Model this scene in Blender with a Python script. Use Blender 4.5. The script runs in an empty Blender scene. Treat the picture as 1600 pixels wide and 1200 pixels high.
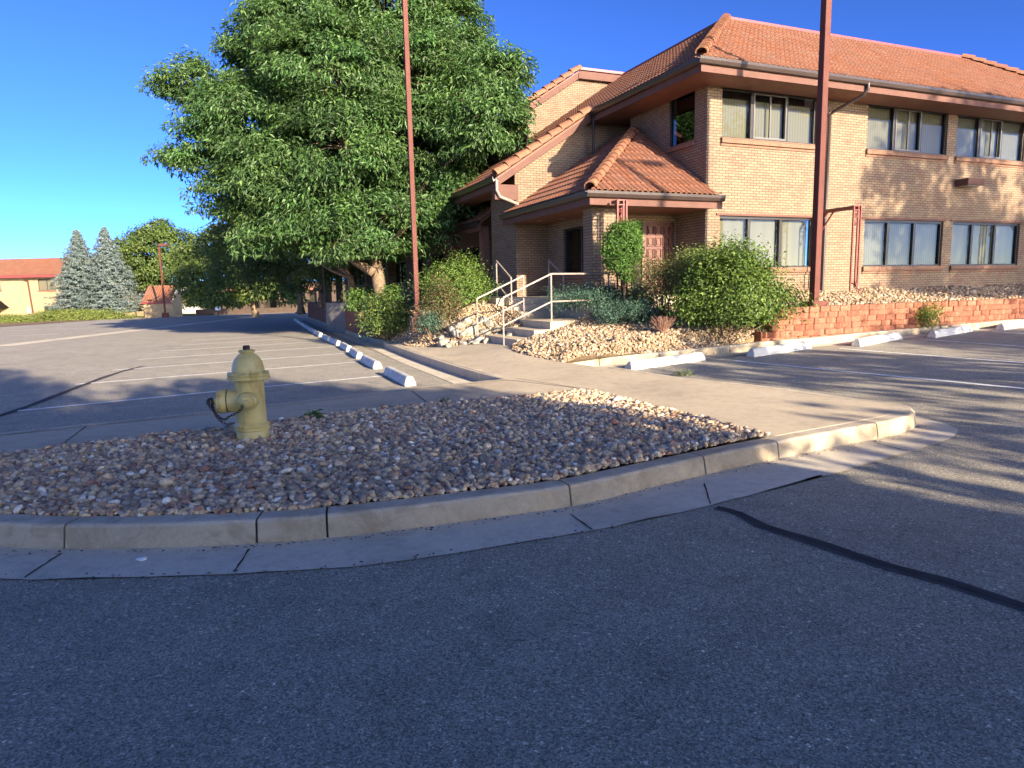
import bpy, bmesh, mathutils
from mathutils import Vector, Matrix
import math, random
import numpy as np
# ---------------------------------------------------------------- survey: camera pose and levels
FPX, PITCH, ROLL, CAMH = 1059.0, math.radians(8.05), math.radians(1.218), 1.5
def ray(x, y):
    u, v = x-800.0, y-600.0
    cr, sr = math.cos(ROLL), math.sin(ROLL)
    X = cr*u-sr*v; Y = sr*u+cr*v
    c, s = math.cos(PITCH), math.sin(PITCH)
    return np.array([X, FPX*c-Y*s, -FPX*s-Y*c])
def sst(a, b, x):
    t = np.clip((x-a)/(b-a), 0, 1); return t*t*(3-2*t)
CS, CC = math.sin(math.radians(57.9)), math.cos(math.radians(57.9))
def zg(x, y):
    e = x*CC-y*CS; c = x*CS+y*CC
    m = sst(-14.0, -11.5, e)*(1-(1-sst(-0.8, 0.6, x))*sst(8.0, 9.0, y))
    right = np.minimum(0.023*np.maximum(c-5, 0), 0.6)
    left = -0.012*np.maximum(y-11, 0)*(1+0.5*np.clip(-(x+10)/60, 0, 1))
    left = np.maximum(left, -2.2)
    return right*m+left*(1-m)
def at(px, py, dz=0.0):            # point of the ground (plus dz) met by a sight line of the survey
    d = ray(px, py); z = dz
    for i in range(30):
        t = (z-CAMH)/d[2]; x, y = d[0]*t, d[1]*t; z = 0.5*z+0.5*(float(zg(x, y))+dz)
    return np.array([x, y, z])
def atz(px, py, z):
    d = ray(px, py); t = (z-CAMH)/d[2]; return np.array([d[0]*t, d[1]*t, z])
def aty(px, py, y):
    d = ray(px, py); t = y/d[1]; return np.array([d[0]*t, y, CAMH+d[2]*t])

R = math.radians
rng = np.random.default_rng(7); random.seed(7)
scene = bpy.context.scene
# ---------------------------------------------------------------- camera
cam = bpy.data.cameras.new('camera'); camo = bpy.data.objects.new('camera', cam)
scene.collection.objects.link(camo); scene.camera = camo
cam.sensor_width = 36.0; cam.lens = 36.0*FPX/1600.0; cam.clip_end = 3000; cam.clip_start = 0.05
_r = np.array([1., 0, 0]); _d = np.array([0, -math.sin(PITCH), -math.cos(PITCH)]); _f = np.array([0, math.cos(PITCH), -math.sin(PITCH)])
_cr, _sr = math.cos(ROLL), math.sin(ROLL)
_R = _cr*_r+_sr*_d; _D = -_sr*_r+_cr*_d
camo.matrix_world = Matrix(((_R[0], -_D[0], -_f[0], 0), (_R[1], -_D[1], -_f[1], 0), (_R[2], -_D[2], -_f[2], CAMH), (0, 0, 0, 1)))
# ---------------------------------------------------------------- sky and sun
SUN_YAW, SUN_EL = 144.2, 16.5       # towards the sun, clockwise from +Y
world = bpy.data.worlds.new('World'); scene.world = world; world.use_nodes = True
wn = world.node_tree; bg = wn.nodes['Background']
sky = wn.nodes.new('ShaderNodeTexSky'); sky.sky_type = 'NISHITA'; sky.sun_disc = False
sky.sun_elevation = R(SUN_EL); sky.sun_rotation = R(SUN_YAW)
sky.altitude = 1600; sky.air_density = 0.5; sky.dust_density = 2.0; sky.ozone_density = 2.0
hsv = wn.nodes.new('ShaderNodeHueSaturation'); hsv.inputs['Saturation'].default_value = 1.10; hsv.inputs['Hue'].default_value = 0.505; hsv.inputs['Value'].default_value = 0.56
wn.links.new(sky.outputs[0], hsv.inputs['Color']); gam = wn.nodes.new('ShaderNodeGamma'); gam.inputs[1].default_value = 1.5; wn.links.new(hsv.outputs[0], gam.inputs[0]); tcw = wn.nodes.new('ShaderNodeTexCoord'); spw = wn.nodes.new('ShaderNodeSeparateXYZ'); wn.links.new(tcw.outputs['Generated'], spw.inputs[0])
hz = wn.nodes.new('ShaderNodeValToRGB'); hz.color_ramp.interpolation = 'EASE'; hz.color_ramp.elements[0].position = 0.0; hz.color_ramp.elements[0].color = (0.42, 0.54, 0.80, 1); hz.color_ramp.elements[1].position = 0.42; hz.color_ramp.elements[1].color = (1, 1, 1, 1); wn.links.new(spw.outputs[2], hz.inputs[0])
mw = wn.nodes.new('ShaderNodeMix'); mw.data_type = 'RGBA'; mw.blend_type = 'MULTIPLY'; dt = wn.nodes.new('ShaderNodeVectorMath'); dt.operation = 'DOT_PRODUCT'; wn.links.new(tcw.outputs['Generated'], dt.inputs[0]); dt.inputs[1].default_value = (math.sin(R(SUN_YAW)), math.cos(R(SUN_YAW)), 0)
mr_ = wn.nodes.new('ShaderNodeMapRange'); wn.links.new(dt.outputs['Value'], mr_.inputs[0]); mr_.inputs[1].default_value = 0.35; mr_.inputs[2].default_value = -0.25; wn.links.new(mr_.outputs[0], mw.inputs[0]); wn.links.new(gam.outputs[0], mw.inputs[6]); wn.links.new(hz.outputs[0], mw.inputs[7]); wn.links.new(mw.outputs[2], bg.inputs[0]); bg.inputs[1].default_value = 0.15
sl = bpy.data.lights.new('sun', 'SUN'); sl.energy = 4.3; sl.angle = R(0.5); sl.color = (1.0, 0.86, 0.67)
slo = bpy.data.objects.new('sun', sl); scene.collection.objects.link(slo)
_s = Vector((math.sin(R(SUN_YAW))*math.cos(R(SUN_EL)), math.cos(R(SUN_YAW))*math.cos(R(SUN_EL)), math.sin(R(SUN_EL))))
slo.rotation_euler = _s.to_track_quat('Z', 'Y').to_euler()
scene.view_settings.view_transform = 'Standard'; scene.view_settings.look = 'None'
scene.view_settings.exposure = 1.85; scene.view_settings.gamma = 1.0
scene.render.engine = 'CYCLES'
scene.cycles.max_bounces = 6; scene.cycles.transparent_max_bounces = 12
# ---------------------------------------------------------------- helpers
def link(o, parent=None):
    scene.collection.objects.link(o)
    if parent is not None: o.parent = parent
    return o
def tag(o, label=None, cat=None, group=None, kind=None):
    if label: o['label'] = label
    if cat: o['category'] = cat
    if group: o['group'] = group
    if kind: o['kind'] = kind
    return o
def thing(name, label, cat, loc=(0, 0, 0), rz=0.0, group=None):
    o = bpy.data.objects.new(name, None); o.empty_display_size = 0.2
    o.location = loc; o.rotation_euler = (0, 0, rz); link(o)
    return tag(o, label, cat, group)
def copy_tree(src, loc, rz=None, label=None, scale=None):
    r = src.copy(); scene.collection.objects.link(r); r.location = loc
    if rz is not None: r.rotation_euler = (0, 0, rz)
    if scale: r.scale = (scale,)*3 if not hasattr(scale, '__len__') else scale
    if label: r['label'] = label
    for ch in list(src.children):
        c = ch.copy(); scene.collection.objects.link(c); c.parent = r
        for g in list(ch.children):
            d = g.copy(); scene.collection.objects.link(d); d.parent = c
    return r
class MB:
    def __init__(s): s.v = []; s.f = []; s.c = []
    def add(s, vs, fs, col=None):
        b = len(s.v); s.v += [tuple(map(float, p)) for p in vs]; s.f += [tuple(i+b for i in f) for f in fs]
        s.c += [col or (1, 1, 1)]*len(vs)
    def quad(s, a, b, c, d, col=None): s.add([a, b, c, d], [(0, 1, 2, 3)], col)
    def box(s, x0, x1, y0, y1, z0, z1, col=None):
        s.add([(x0, y0, z0), (x1, y0, z0), (x1, y1, z0), (x0, y1, z0), (x0, y0, z1), (x1, y0, z1), (x1, y1, z1), (x0, y1, z1)],
              [(0, 3, 2, 1), (4, 5, 6, 7), (0, 1, 5, 4), (1, 2, 6, 5), (2, 3, 7, 6), (3, 0, 4, 7)], col)
    def obox(s, c, size, rz=0.0, col=None, tilt=None):
        m = Matrix.Rotation(rz, 3, 'Z')
        if tilt is not None: m = tilt
        hx, hy, hz = size[0]/2, size[1]/2, size[2]/2
        vs = [Vector(c)+m @ Vector((sx*hx, sy*hy, sz*hz)) for sz in (-1, 1) for sx, sy in ((-1, -1), (1, -1), (1, 1), (-1, 1))]
        s.add(vs, [(0, 3, 2, 1), (4, 5, 6, 7), (0, 1, 5, 4), (1, 2, 6, 5), (2, 3, 7, 6), (3, 0, 4, 7)], col)
    def bar(s, a, b, w, h=None, up=(0, 0, 1)):
        a, b = Vector(a), Vector(b); d = (b-a); L = d.length; d = d.normalized(); h = h or w
        up = Vector(up)
        if abs(d.dot(up)) > 0.95: up = Vector((1, 0, 0))
        sd = d.cross(up).normalized(); u2 = sd.cross(d).normalized()
        vs = [p+sd*(i*w/2)+u2*(j*h/2) for p in (a, b) for i, j in ((-1, -1), (1, -1), (1, 1), (-1, 1))]
        s.add(vs, [(0, 3, 2, 1), (4, 5, 6, 7), (0, 1, 5, 4), (1, 2, 6, 5), (2, 3, 7, 6), (3, 0, 4, 7)])
    def tube(s, pts, r, n=8, cap=True, closed=False):
        pts = [Vector(p) for p in pts]; k = len(pts); rs = r if hasattr(r, '__len__') else [r]*k
        base = len(s.v); vs = []; pu = None
        for i, p in enumerate(pts):
            if closed: d = pts[(i+1) % k]-pts[i-1]
            else: d = pts[min(i+1, k-1)]-pts[max(i-1, 0)]
            d = d.normalized() if d.length > 1e-9 else Vector((0, 0, 1))
            if pu is None:
                up = Vector((0, 0, 1)) if abs(d.z) < 0.9 else Vector((1, 0, 0)); pu = d.cross(up).normalized()
            pu = (pu-d*pu.dot(d)).normalized(); q = d.cross(pu)
            vs += [p+(pu*math.cos(2*math.pi*j/n)+q*math.sin(2*math.pi*j/n))*rs[i] for j in range(n)]
        fs = []
        for i in range(k if closed else k-1):
            i2 = (i+1) % k
            for j in range(n): fs.append((i*n+j, i*n+(j+1) % n, i2*n+(j+1) % n, i2*n+j))
        if cap and not closed: fs.append(tuple(range(n-1, -1, -1))); fs.append(tuple((k-1)*n+j for j in range(n)))
        s.add(vs, fs)
    def lathe(s, prof, n=32, M=None):
        vs = []; fs = []; k = len(prof)
        for r, z in prof:
            for j in range(n):
                p = Vector((r*math.cos(2*math.pi*j/n), r*math.sin(2*math.pi*j/n), z)); vs.append(M @ p if M else p)
        for i in range(k-1):
            for j in range(n): fs.append((i*n+j, i*n+(j+1) % n, (i+1)*n+(j+1) % n, (i+1)*n+j))
        s.add(vs, fs)
    def prism(s, poly, z0, z1, col=None):
        n = len(poly); zz0 = z0 if hasattr(z0, '__len__') else [z0]*n; zz1 = z1 if hasattr(z1, '__len__') else [z1]*n
        vs = [(p[0], p[1], zz0[i]) for i, p in enumerate(poly)]+[(p[0], p[1], zz1[i]) for i, p in enumerate(poly)]
        s.add(vs, [tuple(range(n-1, -1, -1)), tuple(range(n, 2*n))]+[(i, (i+1) % n, (i+1) % n+n, i+n) for i in range(n)], col)
    def build(s, name, mat, parent=None, smooth=False, bevel=0, auto=None, weld=False):
        me = bpy.data.meshes.new(name); me.from_pydata(s.v, [], s.f); me.update()
        if any(c != (1, 1, 1) for c in s.c):
            a = me.color_attributes.new('Col', 'FLOAT_COLOR', 'POINT')
            arr = np.ones((len(s.c), 4), np.float32); arr[:, :3] = np.array(s.c, np.float32); a.data.foreach_set('color', arr.ravel())
        bm = bmesh.new(); bm.from_mesh(me)
        if weld: bmesh.ops.remove_doubles(bm, verts=bm.verts, dist=1e-4)
        bmesh.ops.recalc_face_normals(bm, faces=bm.faces); bm.to_mesh(me); bm.free()
        o = bpy.data.objects.new(name, me); me.materials.append(mat); link(o, parent)
        if smooth:
            me.polygons.foreach_set('use_smooth', [True]*len(me.polygons))
            if auto:
                try: me.set_sharp_from_angle(angle=R(auto))
                except Exception: pass
        if bevel:
            b = o.modifiers.new('b', 'BEVEL'); b.width = bevel; b.segments = 2; b.limit_method = 'ANGLE'; b.angle_limit = R(35)
        return o
def npmesh(name, V, F, mat, parent=None, col=None, smooth=False):
    me = bpy.data.meshes.new(name); n = F.shape[1]
    me.vertices.add(len(V)); me.vertices.foreach_set('co', np.ascontiguousarray(V, np.float32).ravel())
    me.loops.add(F.size); me.loops.foreach_set('vertex_index', np.ascontiguousarray(F, np.int32).ravel())
    me.polygons.add(len(F)); me.polygons.foreach_set('loop_start', np.arange(len(F), dtype=np.int32)*n)
    try: me.polygons.foreach_set('loop_total', np.full(len(F), n, np.int32))
    except Exception: pass
    if col is not None:
        a = me.color_attributes.new('Col', 'FLOAT_COLOR', 'POINT'); c = np.ones((len(V), 4), np.float32); c[:, :3] = col
        a.data.foreach_set('color', c.ravel())
    me.polygons.foreach_set('use_smooth', np.full(len(F), smooth))
    me.update(calc_edges=True)
    o = bpy.data.objects.new(name, me); me.materials.append(mat); link(o, parent); return o
# ---------------------------------------------------------------- materials
def nodes(name):
    m = bpy.data.materials.new(name); m.use_nodes = True; nt = m.node_tree
    return m, nt, nt.nodes['Principled BSDF'], nt.nodes, nt.links
def N(nt, t, **k):
    n = nt.nodes.new(t)
    for a, b in k.items():
        if a.startswith('i_'):
            key = a[2:]; key = int(key) if key.isdigit() else key.replace('_', ' ')
            n.inputs[key].default_value = b
        else: setattr(n, a, b)
    return n
def coords(nt, scale=(1, 1, 1), out='Object'):
    tc = N(nt, 'ShaderNodeTexCoord'); mp = N(nt, 'ShaderNodeMapping'); mp.inputs['Scale'].default_value = scale
    nt.links.new(tc.outputs[out], mp.inputs[0]); return mp.outputs[0]
def ramp(nt, fac, stops):
    r = N(nt, 'ShaderNodeValToRGB'); e = r.color_ramp.elements
    while len(e) < len(stops): e.new(0.5)
    for i, (p, c) in enumerate(stops): e[i].position = p; e[i].color = (c[0], c[1], c[2], 1)
    nt.links.new(fac, r.inputs[0]); return r.outputs[0]
def noise(nt, vec, scale, detail=4, rough=0.55, dist=0.0):
    n = N(nt, 'ShaderNodeTexNoise', i_Scale=scale, i_Detail=detail, i_Roughness=rough, i_Distortion=dist)
    nt.links.new(vec, n.inputs['Vector']); return n.outputs[0]
def mixc(nt, fac, a, b, mode='MIX'):
    m = N(nt, 'ShaderNodeMix'); m.data_type = 'RGBA'; m.blend_type = mode
    for s, v in ((m.inputs[0], fac), (m.inputs[6], a), (m.inputs[7], b)):
        if hasattr(v, 'links') or hasattr(v, 'is_linked'): nt.links.new(v, s)
        elif hasattr(v, '__len__'): s.default_value = (v[0], v[1], v[2], 1)
        else: s.default_value = v
    return m.outputs[2]
def bump(nt, bs, h, strength=0.3, dist=0.01):
    b = N(nt, 'ShaderNodeBump', i_Strength=strength, i_Distance=dist); nt.links.new(h, b.inputs['Height']); nt.links.new(b.outputs[0], bs.inputs['Normal'])
    return b
def mat_plain(name, col, rough=0.6, spec=0.3, var=0.15, vscale=6, metal=0, bumpy=0.0, bscale=40, out='Object'):
    m, nt, bs, ns, lk = nodes(name); v = coords(nt, out=out)
    n = noise(nt, v, vscale, 5)
    c = ramp(nt, n, [(0.3, [x*(1-var) for x in col]), (0.7, [min(1, x*(1+var)) for x in col])])
    lk.new(c, bs.inputs['Base Color']); bs.inputs['Roughness'].default_value = rough; bs.inputs['Metallic'].default_value = metal
    bs.inputs['Specular IOR Level'].default_value = spec
    if bumpy: bump(nt, bs, noise(nt, v, bscale, 4), bumpy, 0.01)
    return m
def mat_vcol(name, rough=0.8, spec=0.2, var=0.15, vscale=30, bumpy=0.0, bscale=60, trans=0.0):
    m, nt, bs, ns, lk = nodes(name); v = coords(nt)
    at_ = N(nt, 'ShaderNodeAttribute', attribute_name='Col')
    n = noise(nt, v, vscale, 4)
    g = ramp(nt, n, [(0.3, (1-var,)*3), (0.7, (1+var,)*3)])
    c = mixc(nt, 1.0, at_.outputs[0], g, 'MULTIPLY')
    lk.new(c, bs.inputs['Base Color']); bs.inputs['Roughness'].default_value = rough; bs.inputs['Specular IOR Level'].default_value = spec
    if bumpy: bump(nt, bs, noise(nt, v, bscale, 4), bumpy, 0.006)
    if trans:
        t = N(nt, 'ShaderNodeBsdfTranslucent'); tc = mixc(nt, 1.0, c, (1.3, 1.5, 0.6), 'MULTIPLY'); lk.new(tc, t.inputs[0])
        mx = N(nt, 'ShaderNodeMixShader', i_0=trans); lk.new(bs.outputs[0], mx.inputs[1]); lk.new(t.outputs[0], mx.inputs[2])
        lk.new(mx.outputs[0], nt.nodes['Material Output'].inputs[0])
    return m
def mat_asphalt():
    m, nt, bs, ns, lk = nodes('asphalt'); v = coords(nt)
    big = noise(nt, v, 0.45, 6, 0.7, 0.6); mid = noise(nt, v, 3.0, 5, 0.65)
    vo = N(nt, 'ShaderNodeTexVoronoi', i_Scale=150.0); lk.new(v, vo.inputs['Vector'])
    vo2 = N(nt, 'ShaderNodeTexVoronoi', i_Scale=75.0); lk.new(v, vo2.inputs['Vector'])
    spx = N(nt, 'ShaderNodeSeparateXYZ'); lk.new(v, spx.inputs[0]); mr = N(nt, 'ShaderNodeMapRange'); lk.new(spx.outputs[1], mr.inputs[0]); mr.inputs[1].default_value = 4.0; mr.inputs[2].default_value = 11.0
    b1 = ramp(nt, big, [(0.3, (0.32, 0.285, 0.21)), (0.7, (0.41, 0.365, 0.27))]); b2 = ramp(nt, big, [(0.3, (0.36, 0.32, 0.245)), (0.7, (0.44, 0.39, 0.305))])
    base = mixc(nt, mr.outputs[0], b1, b2)
    md = ramp(nt, mid, [(0.25, (0.74,)*3), (0.45, (0.97,)*3), (0.75, (1.13,)*3)])
    c = mixc(nt, 1.0, base, md, 'MULTIPLY')
    sep = N(nt, 'ShaderNodeSeparateColor'); lk.new(vo.outputs['Color'], sep.inputs[0])
    sp = ramp(nt, sep.outputs[0], [(0.0, (0.45,)*3), (0.5, (0.9,)*3), (0.9, (1.28,)*3), (0.965, (1.6,)*3), (1.0, (1.8,)*3)])
    c = mixc(nt, 1.0, c, sp, 'MULTIPLY')
    sep2 = N(nt, 'ShaderNodeSeparateColor'); lk.new(vo2.outputs['Color'], sep2.inputs[0])
    sp2 = ramp(nt, sep2.outputs[1], [(0.0, (0.7,)*3), (0.08, (1.0,)*3), (0.985, (1.0,)*3), (0.992, (1.9,)*3)])
    c = mixc(nt, 1.0, c, sp2, 'MULTIPLY')
    lk.new(c, bs.inputs['Base Color']); bs.inputs['Roughness'].default_value = 0.85; bs.inputs['Specular IOR Level'].default_value = 0.25
    h = N(nt, 'ShaderNodeMath', operation='ADD'); lk.new(vo.outputs['Distance'], h.inputs[0]); lk.new(mid, h.inputs[1])
    bump(nt, bs, h.outputs[0], 0.45, 0.012)
    return m
def mat_concrete(name, col=(0.40, 0.36, 0.30), stain=0.35, out='Object', scale=1.0, face=1.0):
    m, nt, bs, ns, lk = nodes(name); v = coords(nt, (scale,)*3, out)
    a = noise(nt, v, 0.9, 6, 0.65); b = noise(nt, v, 9, 6, 0.7); f = noise(nt, v, 120, 3, 0.6)
    c = ramp(nt, a, [(0.28, [x*(1-stain) for x in col]), (0.5, col), (0.75, [x*1.12 for x in col])])
    g = ramp(nt, b, [(0.25, (0.78, 0.76, 0.74)), (0.5, (1, 1, 1)), (0.8, (1.1, 1.1, 1.1))])
    c = mixc(nt, 1.0, c, g, 'MULTIPLY'); g2 = ramp(nt, f, [(0.3, (0.86,)*3), (0.7, (1.1,)*3)]); c = mixc(nt, 1.0, c, g2, 'MULTIPLY')
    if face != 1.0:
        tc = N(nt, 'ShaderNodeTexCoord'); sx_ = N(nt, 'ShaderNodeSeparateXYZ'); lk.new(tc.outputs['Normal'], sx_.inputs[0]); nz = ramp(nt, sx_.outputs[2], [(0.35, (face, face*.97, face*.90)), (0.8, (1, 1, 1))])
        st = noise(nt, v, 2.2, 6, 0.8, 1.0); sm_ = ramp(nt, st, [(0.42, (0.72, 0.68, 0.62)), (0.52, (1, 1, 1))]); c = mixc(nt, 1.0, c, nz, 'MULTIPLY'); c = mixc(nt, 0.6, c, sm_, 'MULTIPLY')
    lk.new(c, bs.inputs['Base Color']); bs.inputs['Roughness'].default_value = 0.88; bs.inputs['Specular IOR Level'].default_value = 0.25
    h = N(nt, 'ShaderNodeMath', operation='ADD'); lk.new(f, h.inputs[0]); lk.new(b, h.inputs[1]); bump(nt, bs, h.outputs[0], 0.35, 0.006)
    return m
def mat_brick(name, c1, c2, mortar, bw=0.203, rh=0.0677, ms=0.0085):
    m, nt, bs, ns, lk = nodes(name)
    tc = N(nt, 'ShaderNodeTexCoord'); sp = N(nt, 'ShaderNodeSeparateXYZ'); lk.new(tc.outputs['Object'], sp.inputs[0])
    sn = N(nt, 'ShaderNodeSeparateXYZ'); lk.new(tc.outputs['Normal'], sn.inputs[0])
    ab = N(nt, 'ShaderNodeMath', operation='ABSOLUTE'); lk.new(sn.outputs[0], ab.inputs[0])
    gt = N(nt, 'ShaderNodeMath', operation='GREATER_THAN', i_1=0.6); lk.new(ab.outputs[0], gt.inputs[0])
    mx = N(nt, 'ShaderNodeMix'); lk.new(gt.outputs[0], mx.inputs[0]); lk.new(sp.outputs[0], mx.inputs[2]); lk.new(sp.outputs[1], mx.inputs[3])
    cb = N(nt, 'ShaderNodeCombineXYZ'); lk.new(mx.outputs[0], cb.inputs[0]); lk.new(sp.outputs[2], cb.inputs[1])
    br = N(nt, 'ShaderNodeTexBrick', i_Scale=1.0, i_Mortar_Size=ms, i_Mortar_Smooth=0.2, i_Bias=-0.25, i_Brick_Width=bw, i_Row_Height=rh)
    lk.new(cb.outputs[0], br.inputs['Vector'])
    br.inputs['Color1'].default_value = (*c1, 1); br.inputs['Color2'].default_value = (*c2, 1); br.inputs['Mortar'].default_value = (*mortar, 1)
    n = noise(nt, tc.outputs['Object'], 1.6, 6, 0.75)
    g = ramp(nt, n, [(0.25, (1.0, 0.80, 0.76)), (0.5, (1, 1, 1)), (0.75, (1.07, 1.09, 1.04))])
    c = mixc(nt, 1.0, br.outputs['Color'], g, 'MULTIPLY')
    n2 = noise(nt, tc.outputs['Object'], 60, 3, 0.6); g2 = ramp(nt, n2, [(0.3, (0.86,)*3), (0.7, (1.1,)*3)]); c = mixc(nt, 1.0, c, g2, 'MULTIPLY')
    lk.new(c, bs.inputs['Base Color']); bs.inputs['Roughness'].default_value = 0.9; bs.inputs['Specular IOR Level'].default_value = 0.2
    inv = N(nt, 'ShaderNodeMath', operation='SUBTRACT', i_0=1.0); lk.new(br.outputs['Fac'], inv.inputs[1]); bump(nt, bs, inv.outputs[0], 0.6, 0.008)
    return m
def mat_glass(name='window_glass', tint=(0.80, 0.84, 0.82), base=0.035):
    m, nt, bs, ns, lk = nodes(name)
    tr = N(nt, 'ShaderNodeBsdfTransparent'); tr.inputs[0].default_value = (*tint, 1)
    gl = N(nt, 'ShaderNodeBsdfGlossy', i_Roughness=0.02); gl.inputs[0].default_value = (0.9, 0.95, 1, 1)
    lw_ = N(nt, 'ShaderNodeLayerWeight', i_Blend=0.5); fr = N(nt, 'ShaderNodeMath', operation='POWER', i_1=4.5); lk.new(lw_.outputs['Facing'], fr.inputs[0])
    v = coords(nt); n = noise(nt, v, 1.3, 2); b = N(nt, 'ShaderNodeBump', i_Strength=0.02, i_Distance=0.02); lk.new(n, b.inputs['Height'])
    lk.new(b.outputs[0], gl.inputs['Normal'])
    ad = N(nt, 'ShaderNodeMath', operation='ADD', i_1=base); lk.new(fr.outputs[0], ad.inputs[0])
    mx = N(nt, 'ShaderNodeMixShader'); lk.new(ad.outputs[0], mx.inputs[0]); lk.new(tr.outputs[0], mx.inputs[1]); lk.new(gl.outputs[0], mx.inputs[2])
    lk.new(mx.outputs[0], nt.nodes['Material Output'].inputs[0]); return m
def mat_blind(name, col, axis='X', wl=0.09, cols=0.25):
    m, nt, bs, ns, lk = nodes(name); v = coords(nt)
    w = N(nt, 'ShaderNodeTexWave', wave_type='BANDS', bands_direction=axis, i_Scale=0.314/wl, i_Distortion=0.15, i_Detail=0.0); lk.new(v, w.inputs['Vector'])
    c = ramp(nt, w.outputs[0], [(0.0, [x*(1-cols) for x in col]), (0.35, col), (1, [x*1.05 for x in col])])
    lk.new(c, bs.inputs['Base Color']); bs.inputs['Roughness'].default_value = 0.8
    return m
M = {}
M['asphalt'] = mat_asphalt()
M['walk'] = mat_concrete('walk_concrete', (0.54, 0.44, 0.30), 0.2)
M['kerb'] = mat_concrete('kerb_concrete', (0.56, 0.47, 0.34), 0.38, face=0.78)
M['pan'] = mat_concrete('gutter_concrete', (0.66, 0.57, 0.42), 0.35)
M['grey_concrete'] = mat_concrete('wall_concrete', (0.22, 0.20, 0.18), 0.3)
M['brick'] = mat_brick('buff_brick', (0.265, 0.195, 0.125), (0.225, 0.135, 0.092), (0.085, 0.068, 0.047))
M['shadebrick'] = mat_brick('shade_tinted_brick', (0.10, 0.07, 0.05), (0.08, 0.05, 0.035), (0.05, 0.04, 0.03))  # tree shade over the far porch building put into its brick colour
M['sillbrick'] = mat_brick('sill_brick', (0.27, 0.15, 0.095), (0.23, 0.12, 0.075), (0.12, 0.085, 0.06), bw=0.0677, rh=0.3)
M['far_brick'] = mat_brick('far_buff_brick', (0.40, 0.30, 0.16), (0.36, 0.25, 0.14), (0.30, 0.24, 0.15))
M['tile'] = mat_vcol('clay_tile', 0.75, 0.3, 0.18, 14, 0.3, 60)
M['block'] = mat_vcol('split_block', 0.95, 0.1, 0.28, 24, 1.0, 45)
M['stone'] = mat_vcol('pebble', 0.7, 0.35, 0.2, 45, 0.25, 120)
M['gravelbase'] = mat_plain('gravel_bed_soil', (0.10, 0.075, 0.05), 0.95, 0.1, 0.4, 30, bumpy=0.6, bscale=50)
M['soil_light'] = mat_plain('tan_bed_soil', (0.24, 0.165, 0.09), 0.95, 0.1, 0.5, 35, bumpy=0.8, bscale=60)
M['trim'] = mat_plain('brown_trim_paint', (0.135, 0.066, 0.048), 0.7, 0.2, 0.12, 3)
M['soffit'] = mat_plain('soffit_board', (0.19, 0.085, 0.055), 0.6, 0.3, 0.15, 3)
M['gutter'] = mat_plain('dark_brown_gutter', (0.045, 0.030, 0.024), 0.35, 0.5, 0.12, 3)
M['flash'] = mat_plain('red_ridge_metal', (0.22, 0.05, 0.045), 0.4, 0.5, 0.12, 3)
M['frame'] = mat_plain('bronze_frame', (0.022, 0.017, 0.013), 0.35, 0.5, 0.15, 4)
M['alu'] = mat_plain('window_sash', (0.11, 0.10, 0.085), 0.4, 0.5, 0.1, 4)
M['pole'] = mat_plain('pole_paint', (0.12, 0.042, 0.030), 0.7, 0.2, 0.15, 2.5)
M['iron'] = mat_plain('trellis_iron', (0.19, 0.05, 0.036), 0.5, 0.4, 0.15, 5)
M['darkiron'] = mat_plain('dark_iron', (0.03, 0.018, 0.014), 0.5, 0.4, 0.15, 5)
M['rail'] = mat_plain('weathered_rail', (0.28, 0.225, 0.18), 0.45, 0.5, 0.25, 8)
M['door'] = mat_plain('door_wood', (0.13, 0.048, 0.033), 0.5, 0.4, 0.15, 5)
M['glass'] = mat_glass()
M['darkglass'] = mat_glass('dark_glass', (0.10, 0.12, 0.11), 0.06)
M['blind'] = mat_blind('vertical_blind', (0.15, 0.13, 0.08), 'X', 0.09, 0.22)
M['blind2'] = mat_blind('drawn_blind', (0.155, 0.135, 0.077), 'X', 0.35, 0.06)
M['blinddark'] = mat_blind('grey_blind', (0.13, 0.12, 0.09), 'X', 0.09, 0.3)
M['interior'] = mat_plain('dark_interior', (0.03, 0.027, 0.02), 0.8, 0.1, 0.5, 2)
M['white'] = mat_plain('wheel_stop_paint', (0.56, 0.535, 0.47), 0.75, 0.25, 0.24, 5, bumpy=0.3, bscale=50)
M['line'] = mat_plain('line_paint', (0.80, 0.78, 0.72), 0.8, 0.2, 0.22, 9, out='Object')
M['tar'] = mat_plain('tar_seal', (0.055, 0.050, 0.046), 0.85, 0.15, 0.3, 9)
M['tar2'] = mat_plain('tar_edge', (0.115, 0.10, 0.09), 0.9, 0.1, 0.25, 9)
M['joint'] = mat_plain('joint_dirt', (0.06, 0.05, 0.04), 0.95, 0.1, 0.3, 20)
M['leaf'] = mat_vcol('leaves', 0.5, 0.35, 0.12, 8, trans=0.28)
M['needle'] = mat_vcol('needles', 0.7, 0.15, 0.12, 8, trans=0.1)
M['bark'] = mat_plain('bark', (0.20, 0.14, 0.09), 0.95, 0.1, 0.45, 14, bumpy=1.0, bscale=22)
M['darkbark'] = mat_plain('dark_bark', (0.075, 0.055, 0.04), 0.95, 0.1, 0.4, 9, bumpy=0.8, bscale=18)
M['twig'] = mat_plain('dry_twig', (0.30, 0.17, 0.12), 0.9, 0.1, 0.3, 9)
M['boulder'] = mat_plain('white_boulder', (0.27, 0.25, 0.205), 0.85, 0.2, 0.22, 5, bumpy=0.8, bscale=9)
M['grass'] = mat_plain('lawn_ground', (0.10, 0.13, 0.03), 0.95, 0.1, 0.4, 3, bumpy=0.5, bscale=20)
M['sign'] = mat_plain('sign_face', (0.72, 0.72, 0.70), 0.5, 0.3, 0.05, 5)
M['print'] = mat_plain('sign_print', (0.12, 0.12, 0.12), 0.6, 0.2, 0.1, 5)
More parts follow.
